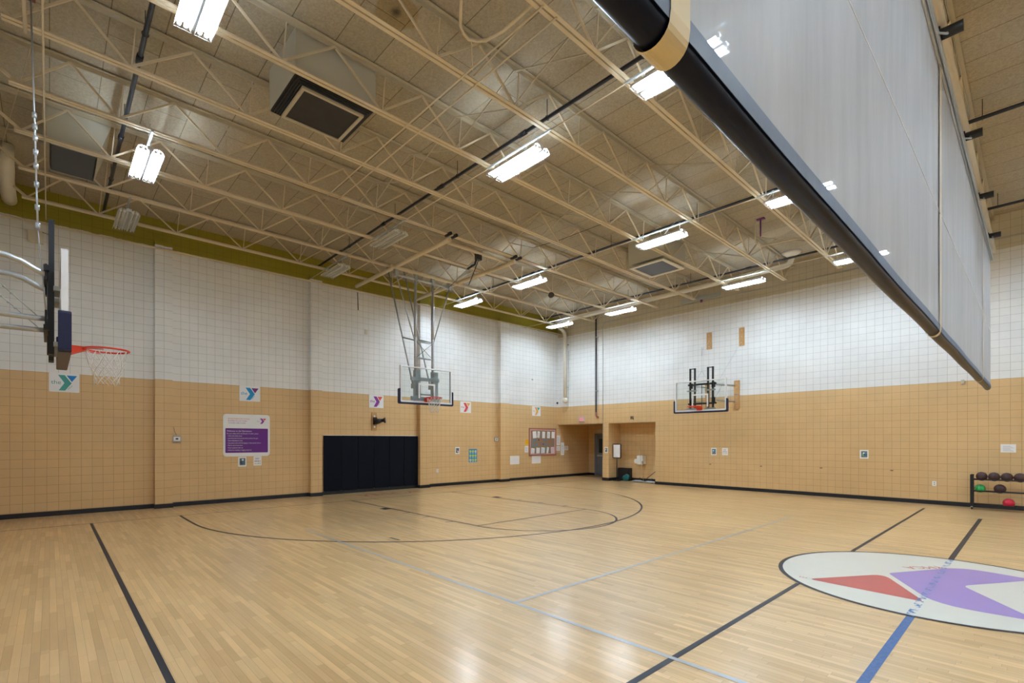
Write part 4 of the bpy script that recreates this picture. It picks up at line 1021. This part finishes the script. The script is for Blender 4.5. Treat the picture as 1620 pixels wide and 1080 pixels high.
# thermostats and outlets
for (xo, y, z, txt) in ((0.0, 2.50, 1.82, 'beside the nearest wall pier'), (0.0, 13.955, 1.82, 'beside the far wall pier')):
    r = thing('thermostat', (XL+xo, y, z), f'small thermostat box on the left wall {txt}', 'thermostat', 'thermostats on the left wall')
    MB().box(XL+xo, XL+xo+0.05, y-0.10, y+0.10, z-0.09, z+0.09).build('guard_box', 'greyplastic', r, bevel=0.008)
    MB().box(XL+xo+0.05, XL+xo+0.06, y-0.075, y+0.075, z-0.055, z+0.055).build('cover', 'whiteplastic', r)
    MB().box(XL+xo+0.06, XL+xo+0.062, y-0.03, y+0.03, z-0.02, z+0.02).build('display', 'ink', r)
rod('sensor_wire', [(XL+0.01, 2.50, 1.92), (XL+0.01, 2.46, 2.0), (XL+0.01, 2.43, 2.14)], 0.004, 'grime', 'short wire rising from the nearest thermostat', 'wire')
def outlet(F, u, z, label):
    r = thing('wall_outlet', F(u, z, 0), label, 'outlet', 'white wall outlets')
    MB().prism(rounded(u-0.045, u+0.045, z-0.065, z+0.065, 0.01, 3), F, 0, 0.008).build('cover_plate', 'whiteplastic', r)
    for dz in (-0.025, 0.025): MB().prism(rounded(u-0.016, u+0.016, z+dz-0.014, z+dz+0.014, 0.006, 3), F, 0.008, 0.010).build('socket', 'greyplastic', r)
outlet(F, 10.95, 0.60, 'white outlet plate low on the left wall, right of the black pads')
outlet(BW(), -1.97, 0.58, 'white outlet plate low on the back wall, left of the ball rack')
# camera-like device on a plank below the purple sign
r = thing('wall_projector', (XL, 8.3, 2.1), 'black swivel device mounted on a short vertical plank above the pads', 'wall device')
MB().prism([(8.19, 2.12), (8.38, 2.12), (8.38, 2.76), (8.19, 2.76)], F, 0, 0.03).build('plank', 'wood', r)
for z in (2.25, 2.45, 2.62): MB().cyl((XL+0.03, 8.285, z), (XL+0.05, 8.285, z), 0.035, 10).build('bolt', 'white', r)
MB().box(XL+0.03, XL+0.10, 8.23, 8.36, 2.33, 2.58).build('bracket', 'blackmetal', r, bevel=0.01)
MB().tube([(XL+0.08, 8.28, 2.42), (XL+0.16, 8.38, 2.45), (XL+0.20, 8.46, 2.47)], [0.09, 0.085, 0.07], 14).build('body', 'blackmetal', r)
MB().tube([(XL+0.20, 8.46, 2.47), (XL+0.24, 8.52, 2.48), (XL+0.25, 8.54, 2.48), (XL+0.28, 8.58, 2.485)], [0.06, 0.06, 0.095, 0.095], 14).build('lens_barrel', 'blackmetal', r)
tag(MB().box(XL, XL+0.02, 7.94, 8.03, 5.44, 5.60).build('wall_tag', 'beigeplastic', loc=(XL, 8, 5.5)), 'small tan patch high on the white wall left of the ceiling hoop', 'wall tag')
tag(MB().box(XL, XL+0.04, 17.86, 17.93, 3.53, 3.63).build('wall_hook', 'blackmetal', loc=(XL, 17.9, 3.55)), 'tiny black hook on the left wall by the far corner', 'hook')
tag(MB().box(XL, XL+0.03, 16.15, 16.22, 4.54, 4.60).build('wall_hook', 'greyplastic', loc=(XL, 16.2, 4.55)), 'tiny grey bracket on the white wall above the last letter sign', 'hook')
r = thing('motor_box', (XL, -0.2, 6.3), 'beige control box with a trailing cord high on the left wall', 'control box')
MB().box(XL, XL+0.12, -0.36, -0.10, 6.34, 6.62).build('box_body', 'beigeplastic', r, bevel=0.01)
MB().tube([(XL+0.12, -0.12, 6.6), (XL+0.14, 0.05, 6.55), (XL+0.14, 0.06, 6.2), (XL+0.1, 0.0, 6.15)], 0.006, 6).build('cord', 'grime', r)
rod('chain', [(XL+0.10, 7.63, 6.80), (XL+0.10, 7.65, 6.2)], 0.014, 'blackmetal', 'short dark strap hanging at the top of the left wall', 'strap')

# ------------------------------------------------------------------ back wall items
B = BW()
poster(B, -13.14, -12.97, 1.23, 1.48, 'small photo poster on the narrow pier between the two niches')
poster(B, -8.31, -8.11, 1.23, 1.50, 'small colourful photo poster on the back wall under the hoop, left of two')
poster(B, -7.90, -7.69, 1.24, 1.50, 'small white icon poster on the back wall under the hoop, right of two', 'dots')
poster(B, -3.70, -3.48, 1.23, 1.49, 'small photo poster alone in the middle of the back wall')
poster(B, -0.66, -0.38, 1.47, 1.68, 'white landscape sheet on the back wall above the ball rack', 'lines', name='paper_sheet', cat='paper')
for x, z, k in ((-8.35, 0.89, 'leftmost'), (-6.55, 0.885, 'second from left'), (-4.73, 0.90, 'third from left'), (-2.92, 0.90, 'rightmost')):
    tag(MB().box(x-0.035, x+0.035, YB-0.006, YB, z-0.016, z+0.016).build('anchor_plate', pmat('brown_plate', (0.20, 0.12, 0.06), 0.6), loc=(x, YB, z)), f'tiny brown anchor plate on the back wall, {k} of four', 'anchor plate', 'brown anchor plates')
tag(MB().box(-1.42, -1.35, YB-0.03, YB, 3.30, 3.41).build('wall_switch', 'beigeplastic', loc=(-1.38, YB, 3.3), bevel=0.004), 'small beige box on the paint line below the curtain end', 'switch box')
for x, k in ((-11.77, 'left'), (-11.68, 'right')):
    mb = MB(); mb.box(x-0.012, x+0.012, YB-0.03, YB, 2.67, 2.80); mb.box(x, x+0.05, YB-0.05, YB-0.02, 2.66 if k == 'right' else 2.74, 2.69 if k == 'right' else 2.77)
    tag(mb.build('wall_hook', 'blackmetal', loc=(x, YB, 2.7)), f'small black hook on the wall above the wide niche, {k} one', 'hook')
r = thing('exit_sign', (-14.39, YB, 2.6), 'lit pink-red exit sign in a wire guard above the left niche', 'exit sign')
MB().box(-14.56, -14.23, YB-0.06, YB, 2.64, 2.87).build('sign_case', 'beigeplastic', r, bevel=0.006)
MB().box(-14.52, -14.27, YB-0.064, YB-0.06, 2.67, 2.84).build('sign_face', 'exitface', r)
text_mb('EXIT', 0.13, (-14.395, YB-0.065, 2.71), (1,0,0), (0,0,1), align='CENTER').build('lettering', 'exitred', r)
mb = MB()
for k in range(7): z = 2.61 + k*0.048; mb.cyl((-14.62, YB-0.11, z), (-14.15, YB-0.11, z), 0.0022, 4)
for k in range(9): x = -14.62 + k*0.059; mb.tube([(x, YB, 2.61), (x, YB-0.11, 2.61), (x, YB-0.11, 2.90), (x, YB, 2.90)], 0.0022, 4)
mb.build('wire_guard', 'wire', r)

# niche contents
r = thing('sign_stand', (-12.68, 18.22, 0), 'black floor sign stand with white panel in the wide niche', 'sign stand')
MB().tube([(-12.68, 18.22, 0.0), (-12.68, 18.22, 0.02), (-12.68, 18.22, 0.035)], [0.19, 0.19, 0.05], 20).build('base', 'blackmetal', r)
MB().cyl((-12.68, 18.22, 0.03), (-12.68, 18.22, 1.05), 0.022, 10).build('pole', 'blackmetal', r)
F2 = lambda u, v, t: (u, 18.235 - t, v)
MB().prism(rounded(-12.89, -12.46, 0.99, 1.63, 0.05, 4), F2, 0, 0.03).build('frame', 'blackmetal', r)
MB().prism([(-12.85, 1.03), (-12.50, 1.03), (-12.50, 1.59), (-12.85, 1.59)], F2, 0.03, 0.034).build('panel', 'paper', r)
r = thing('storage_bin', (-12.5, 18.55, 0), 'black bin with teal bag at its foot in the wide niche', 'bin')
MB().box(-12.84, -12.24, 18.50, 18.76, 0.0, 0.56).build('bin_body', 'blackmetal', r, bevel=0.02)
mb = MB(); mb.sphere((-12.36, 18.42, 0.13), 0.17, 16, 10, (1.0, 0.45, 0.76)); mb.sphere((-12.30, 18.42, 0.20), 0.12, 12, 8, (1.1, 0.5, 0.9)); o = mb.build('bag', 'bag', r)
r = thing('drinking_fountain', (-11.8, 18.78, 0.7), 'white wall-mounted box unit in the wide niche', 'wall fixture')
MB().box(-11.86, -11.56, 18.50, 18.78, 0.74, 1.12).build('cabinet', 'whiteplastic', r, bevel=0.02)
MB().box(-12.04, -11.84, 18.56, 18.78, 0.78, 0.97).build('basin', 'whiteplastic', r, bevel=0.03)
MB().box(-11.60, -11.555, 18.49, 18.53, 0.78, 0.9).build('side_panel', 'greyplastic', r)
rod('mop_handle', [(-11.30, 18.28, 0.12), (-10.72, 18.72, 0.74)], 0.012, 'grime', 'thin dark handle leaning in the right corner of the wide niche', 'handle')
r = thing('thin_stick', (-11.62, 18.7, 0), 'thin upright stick standing in front of the white wall box', 'stick')
MB().cyl((-11.48, 18.44, 0.05), (-11.70, 18.46, 1.38), 0.009, 6).build('shaft', 'steel_dark', r)
for (x, y, a, txt) in ((-11.60, 18.22, 0.15, 'left'), (-10.98, 18.14, -0.1, 'right')):
    r = thing('dust_mop', (x, y, 0), f'grey shaggy dust mop head lying on the floor of the niche, {txt} one', 'dust mop')
    mb = MB()
    for k in range(44):
        t = random.random()*2-1; px = x + t*0.28*math.cos(a); py = y + t*0.28*math.sin(a); an = random.random()*2*PI; ln = 0.07+0.05*random.random()
        mb.tube([(px, py, 0.05+0.02*random.random()), (px+ln*0.6*math.cos(an), py+ln*0.6*math.sin(an), 0.045), (px+ln*math.cos(an), py+ln*math.sin(an), 0.010)], 0.009, 5)
    mb.sphere((x, y, 0.05), 0.06, 12, 8, (4.3, 1.5, 0.85)); mb.build('yarn', 'mop', r)
    MB().box(x-0.06, x+0.06, y-0.03, y+0.03, 0.06, 0.10).build('frame', 'blackmetal', r); MB().tube([(x, y, 0.09), (x+0.03, y+0.02, 0.16), (x+0.08, y+0.03, 0.2)], 0.012, 6).build('swivel', 'blackmetal', r)

# ------------------------------------------------------------------ ball rack
RX0, RX1, RY0, RY1 = -1.17, 0.95, 17.38, 17.62
r = thing('ball_rack', (RX0, 17.5, 0), 'black wheeled steel ball rack against the back wall at right', 'ball rack')
for x in (RX0, RX1):
    for y in (RY0, RY1): MB().box(x-0.03, x+0.03, y-0.03, y+0.03, 0.085, 0.90).build('post', 'blackmetal', r, bevel=0.004)
    MB().box(x-0.02, x+0.02, RY0+0.03, RY1-0.03, 0.82, 0.86).build('end_bar', 'blackmetal', r); MB().box(x-0.02, x+0.02, RY0+0.03, RY1-0.03, 0.10, 0.14).build('end_bar', 'blackmetal', r)
    for y in (RY0, RY1):
        c_ = MB().box(x-0.02, x+0.02, y-0.02, y+0.02, 0.055, 0.09).build('caster', 'galv_dull', r)
        MB().cyl((x-0.012, y, 0.035), (x+0.012, y, 0.035), 0.035, 14).build('wheel', 'blackmetal', c_)
SH = [0.775, 0.475, 0.135]
for z in SH:
    for y in (RY0+0.02, RY1-0.02): MB().cyl((RX0, y, z), (RX1, y, z), 0.014, 10).build('shelf_rail', 'blackmetal', r)
MB().box(RX0, RX1, RY0-0.012, RY0+0.012, 0.06, 0.12).build('kick_bar', 'blackmetal', r)
def ball(x, shelf, rad, mat, label, group, seams=True):
    hy = (RY1-RY0)/2-0.02; s_ = rad+0.014
    z = SH[shelf] + math.sqrt(max(s_*s_-hy*hy, 0.0001)); y = (RY0+RY1)/2
    t = thing('basketball' if seams else 'playground_ball', (x, y, z), label, 'ball', group)
    MB().sphere((x, y, z), rad, 28, 18).build('skin', mat, t)
    if seams:
        rot = Matrix.Rotation(random.random()*3, 3, 'X') @ Matrix.Rotation(random.random()*3, 3, 'Z')
        mb = MB(); c = Vector((x, y, z)); k = rad*1.0
        for ax in (0, 1):
            mb.tube([c + rot @ (Vector((math.cos(i*PI/16), math.sin(i*PI/16), 0) if ax == 0 else (0, math.cos(i*PI/16), math.sin(i*PI/16)))*k) for i in range(32)], 0.0022, 4, True)
        for s2 in (-1, 1):
            mb.tube([c + rot @ (Vector((math.cos(i*PI/16)*0.75, s2*0.42 + 0.22*s2*math.cos(i*PI/8), math.sin(i*PI/16)*0.85)).normalized()*k) for i in range(32)], 0.0022, 4, True)
        mb.build('seam', 'seam', t)
    return t
for k, x in enumerate((-0.99, -0.76, -0.53, -0.30)):
    ball(x, 0, 0.1135, 'ball', f'dark brown basketball on the top shelf of the rack, {ords[k]} from the left', 'brown basketballs')
ball(-0.655, 1, 0.1135, 'ball', 'dark brown basketball alone on the middle shelf of the rack', 'brown basketballs')
ball(-1.02, 1, 0.106, 'ball_green', 'glossy green ball at the left end of the middle shelf', 'playground balls')
ball(-0.50, 2, 0.112, 'ball_red', 'crimson rubber ball on the bottom shelf of the rack', 'playground balls', False)
